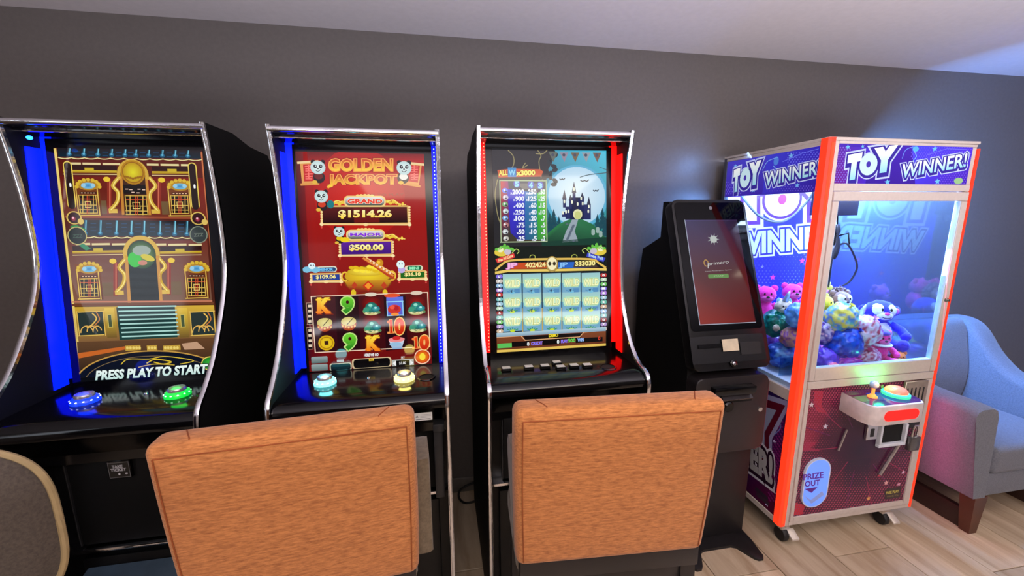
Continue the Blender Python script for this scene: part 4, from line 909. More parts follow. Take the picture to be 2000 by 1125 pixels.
# header signs
def dots(A, x0, y0, x1, y1, step, r, col, L, mask=None, dy=0):
    y = y0; row = 0
    while y < y1:
        x = x0+(step/2 if row % 2 else 0)
        while x < x1:
            kk = mask(x, y) if mask else 1
            if kk > .12: A.ell(x, y+dy*(x-x0), r*kk, r*kk, col, L, n=6)
            x += step
        y += step*.8; row += 1
def sign_front(A):
    A.fill((66, 28, 176), (56, 20, 150))
    A.poly([(1626, 286), (1700, 288), (1690, 362), (1620, 362)], None, 1, [(90, 24, 150), (64, 40, 200), (70, 30, 190), (120, 16, 120)])
    A.poly([(1780, 284), (1907, 290), (1896, 364), (1790, 362)], None, 1, [(70, 66, 230), (80, 40, 220), (64, 20, 160), (70, 50, 220)])
    dots(A, 1628, 288, 1660, 360, 5.5, 1.7, (120, 90, 200), 2); dots(A, 1780, 290, 1900, 312, 5, 1.2, (110, 90, 230), 2); dots(A, 1840, 340, 1895, 362, 5, 1.3, (110, 70, 210), 2)
    for x, y, r in ((1654, 287, 5), (1683, 286, 4), (1826, 292, 6), (1734, 356, 6), (1834, 356, 6)): A.star(x, y, r, (110, 190, 240), 3, 10)
    A.ell(1876, 355, 9, 6, (150, 190, 130), 3)
    A.line([(1762, 310), (1768, 294), (1784, 288), (1790, 294)], 1.2, (110, 150, 250), 3, smooth=4); A.ell(1788, 292, 6, 5, (90, 180, 230), 3); A.line([(1785, 296), (1790, 306), (1784, 314)], 1.2, (130, 190, 250), 3, smooth=3)
    A.line([(1810, 304), (1850, 292), (1890, 294)], 1, (110, 110, 250), 3)
    toy_sign(A, (1650, 350, 1742, 338, 47), (1757, 350, 1891, 329, 30), 5)
def toy_sign(A, t, w_, L, lean=8, sc=1.):
    a = ([('T', 0, .30, 0), ('O', .27, .68, 3), ('Y', .62, 1.0, 6)])
    for ci, (off, c, top, sh) in enumerate(((.26, (196, 206, 250), None, 0), (.20, (52, 34, 150), None, 0), (.10, (150, 214, 236), (252, 252, 252), -3))):
        for ch, p, q, lift in a:
            x0, y0, x1, y1, h = t; ax, bx_ = x0+(x1-x0)*p, x0+(x1-x0)*q; ay = y0+(y1-y0)*p-lift*sc+sh*sc
            if ch == 'O':
                g_ = (5.5, 3.5, .6)[ci]*sc; A.ell((ax+bx_)/2+lean*.2, ay-h*.42, (bx_-ax)/2+g_-2, h*.44+g_, (205, 234, 244) if ci == 2 else c, L+ci, n=28)
                if ci == 2: A.ell((ax+bx_)/2+lean*.2, ay-h*.42, (bx_-ax)*.12, h*.13, (70, 50, 170), L+ci+.4)
            else: A.text(ch, ax+4, ay, bx_-3, ay-(y0-y1)*.3, h*.84, c, L+ci, off=off, top=top, lean=lean*.5)
        x0, y0, x1, y1, h = w_
        A.text('WINNER!', x0+4, y0+sh*.6*sc, x1-3, y1+sh*.6*sc, h*.88, c, L+ci, off=off*(.62, .55, .2)[ci], top=top, lean=lean*.35)
hm = art_mat('sign_light', 1.25, .2, base=(20, 20, 40))
fs = part('front_sign', X0+.047, X1-.022, Y0+.003, Y0+.02, 1.625, 1.778, m=DKB)
A = Art((X0+.047, Y0+.003, 1.626), (1, 0, 0), (0, 0, 1), .660, .150, [(1637, 280), (1905, 290), (1895, 363), (1628, 358)], lift=.0004); sign_front(A); A.done('sign_artwork', hm, fs)
# left side face
part('side_rail', X0, X0+.02, Y0+.03, Y1-.02, 1.772, Z1-.013); part('side_rail', X0, X0+.024, Y0+.03, Y1-.02, .70, .752); part('side_rail', X0, X0+.024, Y0+.03, Y1-.02, Z0, .128)
ls = part('side_sign', X0+.004, X0+.02, Y0+.034, Y1-.02, 1.596, 1.774, m=DKB)
A = Art((X0+.004, Y1-.02, 1.597), (0, -1, 0), (0, 0, 1), Y1-Y0-.056, .175, [(1416.5, 308), (1604, 284), (1593, 373), (1412, 380)], lift=.0004)
A.fill((70, 60, 200), (60, 34, 170)); A.poly([(1500, 296), (1604, 284), (1593, 373), (1490, 376)], None, 1, [(60, 60, 214), (56, 40, 190), (50, 24, 150), (60, 50, 200)])
dots(A, 1540, 296, 1600, 326, 5.5, 1.5, (100, 100, 236), 2); dots(A, 1416, 350, 1450, 378, 5, 1.3, (110, 90, 220), 2); dots(A, 1500, 362, 1590, 374, 5, 1.2, (100, 80, 210), 2)
for x, y, r in ((1546, 301, 6), (1434, 317, 4), (1472, 368, 5), (1558, 360, 5)): A.star(x, y, r, (120, 180, 246), 3)
A.line([(1490, 328), (1500, 310), (1520, 303)], 1.2, (130, 180, 250), 3, smooth=3); A.ell(1517, 310, 5, 9, (80, 130, 226), 3); A.line([(1512, 320), (1520, 330)], 1.2, (130, 190, 250), 3)
A.line([(1530, 312), (1570, 296), (1598, 290)], 1, (110, 120, 250), 3)
toy_sign(A, (1427, 370, 1484, 358, 44), (1491, 362, 1602, 341, 30), 5, lean=3)
A.done('sign_artwork', art_mat('side_sign_light', .8, .2, base=(20, 20, 40)), ls)
GL = glass('window_glass', (238, 246, 252), 1.35)
part('side_window', X0+.006, X0+.010, Y0+.036, Y1-.024, .75, 1.597, m=GL, bev=0)
part('side_window', X1-.012, X1-.008, Y0+.03, Y1-.024, .78, 1.77, m=glass('mirror_glass', (214, 226, 240), 2.4, .06), bev=0)
part('side_rail', X1-.02, X1, Y0+.03, Y1-.02, 1.772, Z1-.013); part('side_wall', X1-.014, X1, Y0+.022, Y1-.02, Z0, .78)
# left lower print
lp = part('side_print_board', X0+.004, X0+.02, Y0+.034, Y1-.02, .126, .702, m=DKB)
A = Art((X0+.004, 1.99, .13), (0, -1, 0), (0, 0, 1), .56, .57, [(1381, 699), (1541, 784), (1512, 1008), (1366, 876)], lift=.0004)
A.fill((36, 18, 84), (70, 10, 50)); A.poly([(1470, 740), (1541, 784), (1512, 1008), (1440, 940)], None, 1, [(30, 22, 90), (50, 20, 90), (96, 10, 46), (60, 10, 70)])
dots(A, 1500, 800, 1530, 980, 6, 2, (130, 34, 110), 2, lambda x, y: .4+.6*abs(sin(x*.07+y*.013)))
for x, y in ((1511, 862), (1476, 905), (1496, 985)): A.star(x, y, 4, (190, 180, 220), 3)
A.line([(1508, 792), (1524, 786), (1532, 796), (1518, 812), (1508, 802)], 1.6, (120, 140, 210), 3); A.line([(1516, 812), (1524, 834), (1512, 848)], 1.6, (110, 130, 200), 3, smooth=3); A.line([(1520, 798), (1526, 822)], 2.4, (130, 170, 220), 3)
for off, c, L in ((.26, (150, 150, 190), 4), (.18, (96, 16, 40), 5), (.06, (150, 160, 190), 6)): A.text('Y', 1462, 878, 1506, 892, 86, c, L, off=off); 
for off, c, L in ((.22, (206, 206, 220), 7), (.15, (40, 14, 40), 8), (.05, (176, 176, 180), 9)): A.text('WINNER!', 1368, 838, 1506, 944, 50, c, L, off=off)
A.rect(1475, 960, 1497, 968, (50, 40, 54), 7); A.rect(1477, 971, 1499, 978, (60, 48, 60), 7)
A.done('side_print', art_mat('vinyl_print', 0, .3), lp)
# front door with window
dX0, dX1 = 1.530, 2.196
fd = empty('claw_door_pivot', (0, 0, 0), '', '') if False else None
wd = obj('window_door', BX(dX0, dX1, Y0-.006, Y0+.014, 1.559, 1.596, bev=.002, seg=1), WF, cm)
def sub(name, parent, *a, m=None, bev=.0015, label=None): return obj(name, BX(*a, bev=bev, seg=1), m or WF, parent, label=label)
sub('door_stile', wd, dX0, 1.556, Y0-.006, Y0+.014, .805, 1.558); sub('door_stile', wd, 2.166, dX1, Y0-.006, Y0+.014, .805, 1.558); sub('door_rail', wd, 1.557, 2.165, Y0-.006, Y0+.014, .805, .862)
sub('lit_inner_edge', wd, 1.556, 1.560, Y0-.004, Y0+.016, .862, 1.558, m=mat('edge_lit_paint', (190, 215, 235), .3)); sub('lit_inner_edge', wd, 2.162, 2.166, Y0-.004, Y0+.016, .862, 1.558, m=mat('edge_lit_paint', (190, 215, 235), .3)); sub('lit_inner_edge', wd, 1.556, 2.166, Y0-.004, Y0+.016, .861, .865, m=mat('edge_lit_paint', (190, 215, 235), .3))  # lit inner edge of the door, its pale blue light put into the colour
sub('door_window', wd, 1.558, 2.164, Y0+.002, Y0+.006, .863, 1.559, m=glass('front_glass', (235, 244, 252), .8), bev=0)
kn = obj('door_lock', lathe((2.181, Y0-.006, 1.135), [(.0095, 0), (.0095, .003), (.006, .008), (.006, .012), (0, .013)], 18, Matrix.Rotation(pi/2, 4, 'X')), mat('brass_lock', (150, 130, 110), .25, metal=.9), wd)
# lower door with print
ld_ = obj('lower_door', BX(dX0, dX1, Y0-.005, Y0+.014, .768, .802, bev=.002, seg=1), WF, cm)
sub('door_stile', ld_, dX0, 1.548, Y0-.005, Y0+.014, .122, .767); sub('door_stile', ld_, 2.160, dX1, Y0-.005, Y0+.014, .122, .767); sub('door_rail', ld_, 1.549, 2.159, Y0-.005, Y0+.014, .122, .146)
A = Art((1.548, Y0+.001, .146), (1, 0, 0), (0, 0, 1), .612, .622, [(1577, 755), (1807, 738), (1762, 979), (1542, 1013)], lift=.0004)
A.fill((72, 14, 46), (66, 12, 50))
A.poly([(1577, 755), (1640, 750), (1600, 880), (1560, 880)], None, 1, [(84, 16, 40), (70, 14, 50), (60, 12, 50), (150, 30, 60)])
A.ell(1678, 880, 90, 80, (34, 14, 48), 2, edge=(72, 14, 48), n=28); A.poly([(1650, 900), (1700, 895), (1690, 990), (1640, 998)], None, 3, [(34, 14, 48), (40, 14, 48), (60, 14, 50), (60, 12, 46)])
def halft(x, y):
    d = hypot((x-1678)/1.1, y-868); return 0 if d < 36 else min(1, (d-30)/75)
dots(A, 1546, 742, 1806, 1010, 5.4, 1.75, (164, 62, 92), 4, halft)
for a in range(0, 360, 24):
    q = radians(a+7); r0, r1_ = 40+(a*7) % 30, 95+(a*13) % 60
    A.line([(1678+r0*cos(q), 870+r0*sin(q)), (1678+r1_*cos(q), 870+r1_*sin(q))], 1.5+(a % 3)*.6, (150, 40, 80) if a % 48 else (104, 30, 90), 5)
A.poly([(1586, 758), (1604, 760), (1600, 790), (1612, 806), (1590, 800), (1584, 780)], (170, 34, 56), 3); A.poly([(1566, 862), (1592, 862), (1578, 874), (1600, 880), (1564, 880)], (160, 30, 70), 3); A.poly([(1548, 985), (1568, 990), (1562, 1008), (1544, 1010)], (190, 30, 50), 3)
for x, y, r, c in ((1580, 787, 6, (206, 190, 200)), (1608, 831, 6, (206, 200, 216)), (1730, 945, 5, (230, 170, 170)), (1764, 924, 4, (220, 180, 206)), (1755, 948, 4, (220, 160, 180)), (1695, 976, 5, (226, 160, 90)), (1716, 930, 4, (190, 60, 80)), (1607, 974, 5, (206, 130, 150)), (1722, 752, 4, (150, 200, 110)), (1549, 965, 4, (190, 190, 190))): A.star(x, y, r, c, 6)
A.poly([(1726, 962), (1732, 956), (1760, 952), (1758, 974), (1728, 978)], (50, 36, 40), 6); A.text('FREE PLAY', 1730, 968, 1755, 964, 5, (190, 176, 80), 7, off=.04); A.text('THANK YOU', 1731, 974, 1755, 971, 3, (130, 116, 70), 7, off=.03)
A.done('door_print', art_mat('vinyl_print', 0, .3), ld_)
# prize flap
F0 = Vector((1.548, Y0-.001, .146))
AA = Art(F0, (1, 0, 0), (0, 0, 1), .612, .622, [(1577, 755), (1807, 738), (1762, 979), (1542, 1013)], lift=.0)
def fp(x, y): u, v = AA.m(x, y); return F0+Vector((u, 0, v))
pc = fp(1586.5, 943); pw, ph = .135, .245
pf = obj('prize_flap', slab(pc-Vector((pw/2, 0, ph/2)), (1, 0, 0), (0, 0, 1), pw, ph, -.008, .004, r=pw/2-.001, n=10, bev=.002), mat('white_rim', (206, 214, 232), .35), cm)
o = obj('flap_window', slab(pc-Vector((pw/2, 0, ph/2)), (1, 0, 0), (0, 0, 1), pw, ph, -.0088, -.007, r=pw/2-.008, n=10, inset=(.006, .006, .006, .006)), mat('backlit_flap', (96, 140, 235), .3, emit=.62, ecol=(104, 146, 255), namt=0), pf, label='light blue backlit flap')
A = Art(F0+Vector((0, -.0085, 0)), (1, 0, 0), (0, 0, 1), .612, .622, [(1577, 755), (1807, 738), (1762, 979), (1542, 1013)], lift=.0005)
A.text('PRIZE', 1560, 936, 1600, 931, 11, (96, 24, 160), 1, off=.03); A.text('OUT', 1563, 950, 1593, 946, 11, (96, 24, 160), 1, off=.03); A.poly([(1562, 954), (1589, 950), (1576, 962)], (96, 24, 150), 1); A.poly([(1560, 966), (1575, 976), (1598, 958), (1602, 966), (1576, 984)], (150, 176, 250), 1)
A.done('flap_lettering', art_mat('vinyl_print', 0, .3), pf)
# hardware right of the control box
o = part('bill_acceptor', 2.04, 2.165, Y0-.012, Y0, .60, .765, m=mat('brushed_plate', (176, 160, 146), .3, metal=.6))
for i in range(5): sub('plate_slot', o, 2.05+i*.022, 2.058+i*.022, Y0-.0135, Y0-.011, .645, .735, m=mat('slot_black', (20, 18, 20), .4))
o = part('coin_plate', 1.868, 1.925, Y0-.014, Y0, .50, .60, m=CHR()); sub('coin_slot', o, 1.886, 1.905, Y0-.016, Y0-.013, .515, .555, m=mat('slot_black', (20, 18, 20), .4))
o = part('return_frame', 1.94, 2.09, Y0-.018, Y0, .455, .47, m=WFI); sub('frame_side', o, 1.94, 1.952, Y0-.018, Y0, .47, .59, m=WFI); sub('frame_side', o, 2.078, 2.09, Y0-.018, Y0, .47, .56, m=WFI); sub('return_hole', o, 1.952, 2.078, Y0-.004, Y0-.001, .47, .60, m=mat('dark_hole', (2, 2, 2), .9))
pl_ = obj('padlock', BX(2.095, 2.15, Y0-.035, Y0-.012, .43, .50, bev=.006), mat('padlock_steel', (120, 118, 116), .35, metal=.8), cm)
obj('shackle', tube([(2.107, Y0-.024, .50), (2.107, Y0-.024, .535), (2.115, Y0-.024, .552), (2.130, Y0-.024, .552), (2.138, Y0-.024, .535), (2.138, Y0-.024, .50)], .005, 8), CHR(), pl_)
obj('hasp', BX(2.10, 2.155, Y0-.014, Y0-.006, .535, .565, bev=.002), DKM(), pl_)
# two thin slanted silver tubes
obj('silver_strip', tube([(2.06, Y0-.012, .455), (1.985, Y0-.010, .31)], .006, 6), mat('strip_silver', (190, 180, 176), .3, metal=.7), cm)
obj('silver_strip', tube([(1.765, Y0-.006, .56), (1.735, Y0-.006, .46)], .004, 6), mat('strip_silver', (190, 180, 176), .3, metal=.7), cm)
# control box
cb = obj('control_box', prism([(1.712, Y0), (1.697, 1.30), (1.702, 1.268), (1.718, 1.251), (1.745, 1.246), (1.945, 1.246), (1.962, 1.262), (1.972, 1.30), (1.985, Y0)], 'z', .655, .742, bev=.005), mat('control_box_white', (214, 200, 196), .4), cm)
A = Art((1.70, 1.252, .7425), (1, 0, 0), (0, 1, 0), .278, .142, [(1648, 764), (1802, 742), (1798, 783), (1703, 793)], lift=.0006, dz=.0001)
L0 = lin((74, 26, 150)); 
A.raw([(.012, .142), (.0, .05), (.006, .018), (.022, .002), (.24, .002), (.262, .02), (.272, .05), (.278, .142)], [lin(c) for c in ((130, 20, 90), (140, 20, 90), (110, 30, 130), (70, 50, 210), (80, 30, 200), (80, 30, 190), (70, 30, 160), (60, 60, 120))], 1)
A.raw([(.10, .03), (.17, .03), (.165, .11), (.095, .11)], [lin(c) for c in ((40, 90, 230), (20, 80, 220), (30, 90, 210), (60, 90, 220))], 2)
for i in range(24): A.raw([(.02+(i*.037) % .23, .01+(i*.021) % .12), (.024+(i*.037) % .23, .01+(i*.021) % .12), (.022+(i*.037) % .23, .014+(i*.021) % .12)], [lin((180, 150, 240))]*3, 3)
A.done('control_artwork', art_mat('control_art_light', .55, .1), cb)
obj('front_light', slab((1.755, 1.246, .676), (1, 0, 0), (0, 0, 1), .17, .044, -.003, .002, r=.021, n=8), mat('red_lamp', (255, 20, 14), .4, emit=1.3, ecol=(255, 22, 14), namt=0), cb, label='glowing red oval light')
jb = obj('joystick', lathe((1.785, 1.325, .744), [(.018, 0), (.017, .005), (.009, .012), (.006, .016), (.006, .05)], 18), mat('joystick_base', (255, 150, 60), .3, emit=.9, ecol=(255, 150, 70), namt=0), cb, label='joystick with glowing base')
obj('joystick_ball', ball((1.785, 1.325, .80), .0165, sub=3), mat('clear_knob', (170, 200, 226), .08, spec=.8), jb)
db = obj('drop_button', lathe((1.905, 1.325, .744), [(.048, 0), (.048, .010), (.044, .014), (.040, .015)], 28), mat('dome_green', (60, 220, 150), .2, emit=.9, ecol=(70, 226, 160), namt=0), cb, label='glowing green button collar')
obj('button_dome', lathe((1.905, 1.325, .758), [(.040, 0), (.037, .011), (.026, .020), (.012, .024), (0, .025)], 28), mat('dome_red', (255, 110, 90), .15, emit=.95, ecol=(255, 120, 96), namt=0), db, label='glowing red dome')
for x, y, c, e_ in ((1.86, 1.345, (40, 255, 130), .5), (1.785, 1.29, (255, 140, 60), .15)):
    l = bpy.data.lights.new('control_lamp', 'POINT'); l.energy = e_; l.color = lin(c); l.shadow_soft_size = .02
    lo = bpy.data.objects.new('control_lamp', l); COL.objects.link(lo); lo.parent = cm; lo.location = ROOTS[cm.name].inverted() @ Vector((x, y, .81))
# inside: bed, back print, lamps
part('toy_bed', X0+.02, X1-.016, Y0+.03, Y1-.02, .745, .775, m=WFI)
part('chute_wall', X0+.035, X0+.15, Y0+.135, Y0+.139, .775, .86, m=glass('chute_glass', (200, 225, 245), 1.2), bev=0); part('chute_wall', X0+.15, X0+.154, Y0+.035, Y0+.139, .775, .86, m=glass('chute_glass', (200, 225, 245), 1.2), bev=0)
bb = part('back_board', X0+.022, X1-.022, Y1-.018, Y1-.006, Z0, 1.78, m=DKB)
BQ = [(1417, 323), (1631, 327), (1587, 652), (1387, 664)]
A = Art((1.5, Y1-.019, .80), (1, 0, 0), (0, 0, 1), .69, .96, BQ, lift=.0004)
A.fill((60, 60, 230), (40, 30, 214)); 
dots(A, 1400, 500, 1600, 640, 7, 1.6, (110, 110, 236), 1, lambda x, y: .3+.7*abs(sin(x*.05)*cos(y*.04))); dots(A, 1560, 400, 1630, 520, 6, 1.8, (120, 90, 226), 1)
for x, y, r, c in ((1556, 509, 6, (236, 60, 190)), (1500, 540, 6, (230, 60, 190)), (1580, 600, 5, (200, 90, 220)), (1480, 520, 4, (150, 150, 250))): A.star(x, y, r, c, 2)
for off, c, L in ((.24, (226, 226, 250), 3), (.17, (96, 40, 200), 4), (.09, (250, 250, 255), 5)):
    for ch, a, b_, y in (('T', 1432, 1482, 424), ('Y', 1556, 1618, 420)): A.text(ch, a, y, b_, y-1, 62, c, L, off=off)
    g_ = {3: 11, 4: 7, 5: 2}[L]; A.ell(1518, 390, 31+g_, 31+g_, c, L+.6, n=36)
    if L == 5: A.ell(1518, 390, 8, 10, (190, 60, 220), L+.8)
for off, c, L in ((.16, (226, 226, 250), 6), (.10, (50, 40, 150), 7), (.04, (214, 244, 246), 8)): A.text('WINNER!', 1430, 497, 1618, 480, 40, c, L, off=off)
A.done('back_print', art_mat('back_vinyl', 0, .35), bb)
for x in (X0+.05, X1-.05):
    part('lamp_tube', x-.012, x+.012, Y0+.05, Y1-.06, 1.755, 1.775, m=mat('cool_lamp', (200, 220, 255), .4, emit=130, ecol=(205, 222, 255), namt=0), bev=0, label='glowing cool white lamp tube')
part('lamp_tube', X0+.08, X1-.08, Y0+.032, Y0+.046, 1.64, 1.655, m=mat('cool_lamp', (200, 220, 255), .4, emit=130, ecol=(205, 222, 255), namt=0), bev=0)
# light given off by the machine's lamps through its side windows and by the corner strip
def mlight(name, loc, d, sx, sy, e, c):
    l = bpy.data.lights.new(name, 'AREA'); l.shape = 'RECTANGLE'; l.size = sx; l.size_y = sy; l.energy = e; l.color = c
    lo = bpy.data.objects.new(name, l); COL.objects.link(lo); lo.parent = cm
    Q = Vector(d).to_track_quat('-Z', 'Y').to_matrix().to_4x4()
    lo.matrix_local = ROOTS[cm.name].inverted() @ Matrix.Translation(loc) @ Q
mlight('window_lamp', (X1-.03, 1.70, 1.70), (1, .1, -.9), .45, .04, 140, (.16, .42, 1))
mlight('window_lamp', (X0+.03, 1.80, 1.66), (-1, .25, -.25), .04, .3, 12, (.2, .42, 1))
mlight('strip_lamp', (X1+.006, Y0+.005, .75), (1, .05, .12), .02, 1.2, 1.0, (1, .10, .35))
# crane
part('gantry_rail', X0+.03, X1-.03, 1.60, 1.615, 1.70, 1.72, m=CHR()); part('gantry_rail', X0+.03, X1-.03, 1.70, 1.715, 1.70, 1.72, m=CHR())
cw = part('crane_carriage', 1.775, 1.885, 1.585, 1.73, 1.50, 1.70, m=mat('carriage_black', (26, 22, 44), .3))
hub = Vector((1.80, 1.60, 1.33))
cl = obj('claw', lathe(hub, [(.008, .13), (.012, .12), (.016, .10), (.010, .08), (.018, .06), (.022, .03), (.018, -.01), (.010, -.03)], 14), mat('claw_steel', (60, 60, 72), .3, metal=.6), cm)
obj('claw_cable', tube([hub+Vector((0, 0, .12)), hub+Vector((0, .01, .19))], .004, 6), BLKG(), cl)
for a in (-20, 100, 220):
    d = Vector((cos(radians(a)), sin(radians(a)), 0))
    pts = crom([hub+Vector((0, 0, .02)), hub+d*.045+Vector((0, 0, .045)), hub+d*.085+Vector((0, 0, -.01)), hub+d*.105+Vector((0, 0, -.07)), hub+d*.085+Vector((0, 0, -.13)), hub+d*.055+Vector((0, 0, -.155))], 5)
    obj('claw_arm', tube(pts, [.0045]*(len(pts)-1)+[.002], 8), mat('claw_steel', (60, 60, 72), .3, metal=.6), cl)
    obj('claw_link', tube([hub+Vector((0, 0, .075)), hub+d*.05+Vector((0, 0, .09)), hub+d*.06+Vector((0, 0, .04))], .004, 6), BLKG(), cl)
obj('crane_cable', tube(crom([(1.52, 1.93, 1.64), (1.60, 1.85, 1.50), (1.70, 1.80, 1.47), (1.78, 1.76, 1.56), (1.80, 1.72, 1.66)], 8), .006, 8), mat('grey_cable', (96, 110, 130), .4), cm)
obj('crane_cable', tube(crom([(1.80, 1.70, 1.66), (1.775, 1.66, 1.50), (1.765, 1.64, 1.36), (1.78, 1.62, 1.335), (1.795, 1.65, 1.45), (1.80, 1.68, 1.60)], 8), .004, 8), mat('grey_cable', (96, 110, 130), .4), cm)
# casters
for x, y in ((1.535, 1.43), (2.10, 1.43), (1.535, 1.94), (2.16, 1.94)):
    c = obj('caster', lathe((x, y, .034), [(.012, -.014), (.030, -.013), (.034, -.008), (.034, .008), (.030, .013), (.012, .014)], 20, Matrix.Rotation(pi/2, 4, 'Y')), mat('rubber', (22, 20, 22), .6), cm)
    obj('caster_fork', BX(x-.022, x+.022, y-.02, y+.02, .066, .10, bev=.003), CHR(), c)
    obj('caster_fork', BX(x+.015, x+.019, y-.012, y+.012, .028, .07), CHR(), c)
    obj('caster_brake', prism([(y-.05, .030), (y-.05, .038), (y-.01, .062), (y-.01, .05)], 'x', x+.012, x+.05, bev=.002), mat('brake_steel', (206, 196, 186), .35, metal=.3), c)

# ------------------------------------------------------------------ plush toys
def plushm(c, rough=.85): return mat('plush_%d_%d_%d' % c, c, rough, nscale=90, namt=.22, bump=.5, bscale=160, sheen=.3)
EYE = lambda: mat('eye_black', (8, 8, 12), .15)
def facing(yaw, pitch=0): return Matrix.Rotation(radians(yaw), 4, 'Z') @ Matrix.Rotation(radians(pitch), 4, 'X')
def bear(label, loc, s, yaw, c, face=None, muz=None, ear=None, belly=None, paw=None, cat='plush toy', pitch=0, extras=None, ears='round', nosec=(40, 20, 30), limb=None):
    """a seated plush animal of overall height ~s*2.4 with its belly centre at loc; -y is its front"""
    R = facing(yaw, pitch); loc = Vector(loc); t = empty('plush_toy', (loc.x, loc.y, loc.z-s*.75), label, cat, 'toys in the claw machine')
    V = lambda x, y, z: loc+(R @ Vector((x, y, z)))*s
    R3 = R.to_3x3()
    def sp(name, x, y, z, r, m, par=t, fuzz=.06, sub=3): return obj(name, ball(V(x, y, z), [q*s for q in r], R3, fuzz=fuzz*s, fs=60, sub=sub, seed=x+z), m, par)
    bdy = sp('body', 0, 0, 0, (.62, .52, .72), plushm(c)); hd = sp('head', 0, -.08, 1.05, (.62, .54, .54), plushm(c))
    if belly: sp('belly', 0, -.17, -.02, (.50, .44, .60), plushm(belly), bdy, .02)
    if face:
        for q in (-.2, .2): sp('face_patch', q, -.29, 1.12, (.31, .33, .34), plushm(face), hd, .0)
    if muz: sp('muzzle', 0, -.42, .90, (.36, .26, .24), plushm(muz), hd, .0)
    sp('nose', 0, -.66 if muz else -.62, .98, (.11, .07, .08), mat('nose_%d_%d_%d' % nosec, nosec, .4), hd, 0, 2)
    for q in (-.2, .2): sp('eye', q*.9, -.60 if face else -.585, 1.17, (.055, .04, .08), EYE(), hd, 0, 2)
    for q in (-1, 1):
        if ears == 'round': sp('ear', q*.5, .0, 1.45, (.22, .12, .22), plushm(ear or c), hd, .02)
        elif ears == 'side': sp('ear', q*.68, .0, 1.08, (.20, .12, .24), plushm(ear or c), hd, .02)
        elif ears == 'long': sp('ear', q*.28, .05, 1.75, (.12, .09, .36), plushm(ear or c), hd, .02)
        elif ears == 'point': obj('ear', lathe(V(q*.38, 0, 1.42), [(.16*s, 0), (.11*s, .16*s), (0, .34*s)], 12), plushm(ear or c), hd)
        obj('arm', tube([V(q*.45, -.1, .42), V(q*.78, -.32, .2), V(q*.86, -.5, -.02)], [.2*s, .19*s, .2*s], 12), plushm(limb or c), t)
        obj('leg', tube([V(q*.34, -.1, -.45), V(q*.5, -.6, -.52), V(q*.56, -.86, -.48)], [.26*s, .25*s, .27*s], 12), plushm(limb or c), t)
        sp('paw', q*.87, -.55, -.06, (.21, .2, .22), plushm(paw or c), t, .03); sp('paw', q*.57, -.94, -.46, (.27, .16, .28), plushm(paw or c), t, .03)
    if extras: extras(V, sp, t, hd)
    return t
def bag(label, loc, r, cols, seed, wrap=None):
    """a soft ball toy in a crinkled clear wrapper"""
    loc = Vector(loc); r = r if hasattr(r, '__len__') else (r, r, r)
    t = empty('wrapped_toy', (loc.x, loc.y, loc.z-r[2]), label, 'wrapped toy', 'toys in the claw machine')
    bm = bmesh.new(); g = bmesh.ops.create_icosphere(bm, subdivisions=4, radius=1)
    cl_ = bm.loops.layers.float_color.new('Col')
    for v in g['verts']:
        n_ = v.co.copy(); d = 1+.16*noise.noise(n_*2.2+Vector((seed, 0, 0)))-.16*abs(noise.noise(n_*4.5+Vector((0, seed, 0))))+.05*noise.noise(n_*11+Vector((0, seed, 0)))
        v.co = Vector((n_.x*r[0], n_.y*r[1], n_.z*r[2]))*d+loc; 
    for f in bm.faces:
        for l in f.loops:
            n_ = (l.vert.co-loc); q = noise.noise(Vector((n_.x/r[0], n_.y/r[1], n_.z/r[2]))*2.6+Vector((seed*5, 1, 2)))
            c = cols[min(len(cols)-1, int((q*.9+.5)*len(cols))) if q > -.5 else 0]; l[cl_] = (*lin(c), 1)
    m = MATS.get('wrapped_fabric')
    if not m:
        m = art_mat('wrapped_fabric', 0, .35); nt = m.node_tree; b = nt.nodes['Principled BSDF']; b.inputs['Coat Weight'].default_value = .8; b.inputs['Coat Roughness'].default_value = .08
        tcn = nt.nodes.new('ShaderNodeTexCoord'); vz = nt.nodes.new('ShaderNodeTexVoronoi'); vz.inputs['Scale'].default_value = 48; vz.feature = 'F1'
        bp = nt.nodes.new('ShaderNodeBump'); bp.inputs['Strength'].default_value = .6; bp.inputs['Distance'].default_value = .005
        nt.links.new(tcn.outputs['Object'], vz.inputs['Vector']); nt.links.new(vz.outputs['Distance'], bp.inputs['Height']); nt.links.new(bp.outputs[0], b.inputs['Normal']); nt.links.new(bp.outputs[0], b.inputs['Coat Normal'])
    o = obj('wrapper', bm, m, t, smooth=60)
    a = random.uniform(0, 6.28)
    bm = bmesh.new(); d = Vector((cos(a)*.5, -.5, .75)).normalized(); base = loc+Vector((d.x*r[0], d.y*r[1], d.z*r[2]))*.96
    rot = d.to_track_quat('Z', 'Y').to_matrix().to_4x4()
    lathe(base, [(.004, 0), (.003, .005), (.010, .014), (.011, .016), (.003, .007)], 9, rot, bm)
    for v in bm.verts: v.co += Vector((noise.noise(v.co*90), noise.noise(v.co*91+Vector((3, 0, 0))), 0))*.004
    obj('wrapper_tuft', bm, m2_tuft(cols[0]), t)
    return t
def m2_tuft(c): return mat('tuft_%d_%d_%d' % tuple(c), tuple(c), .2, spec=.7)

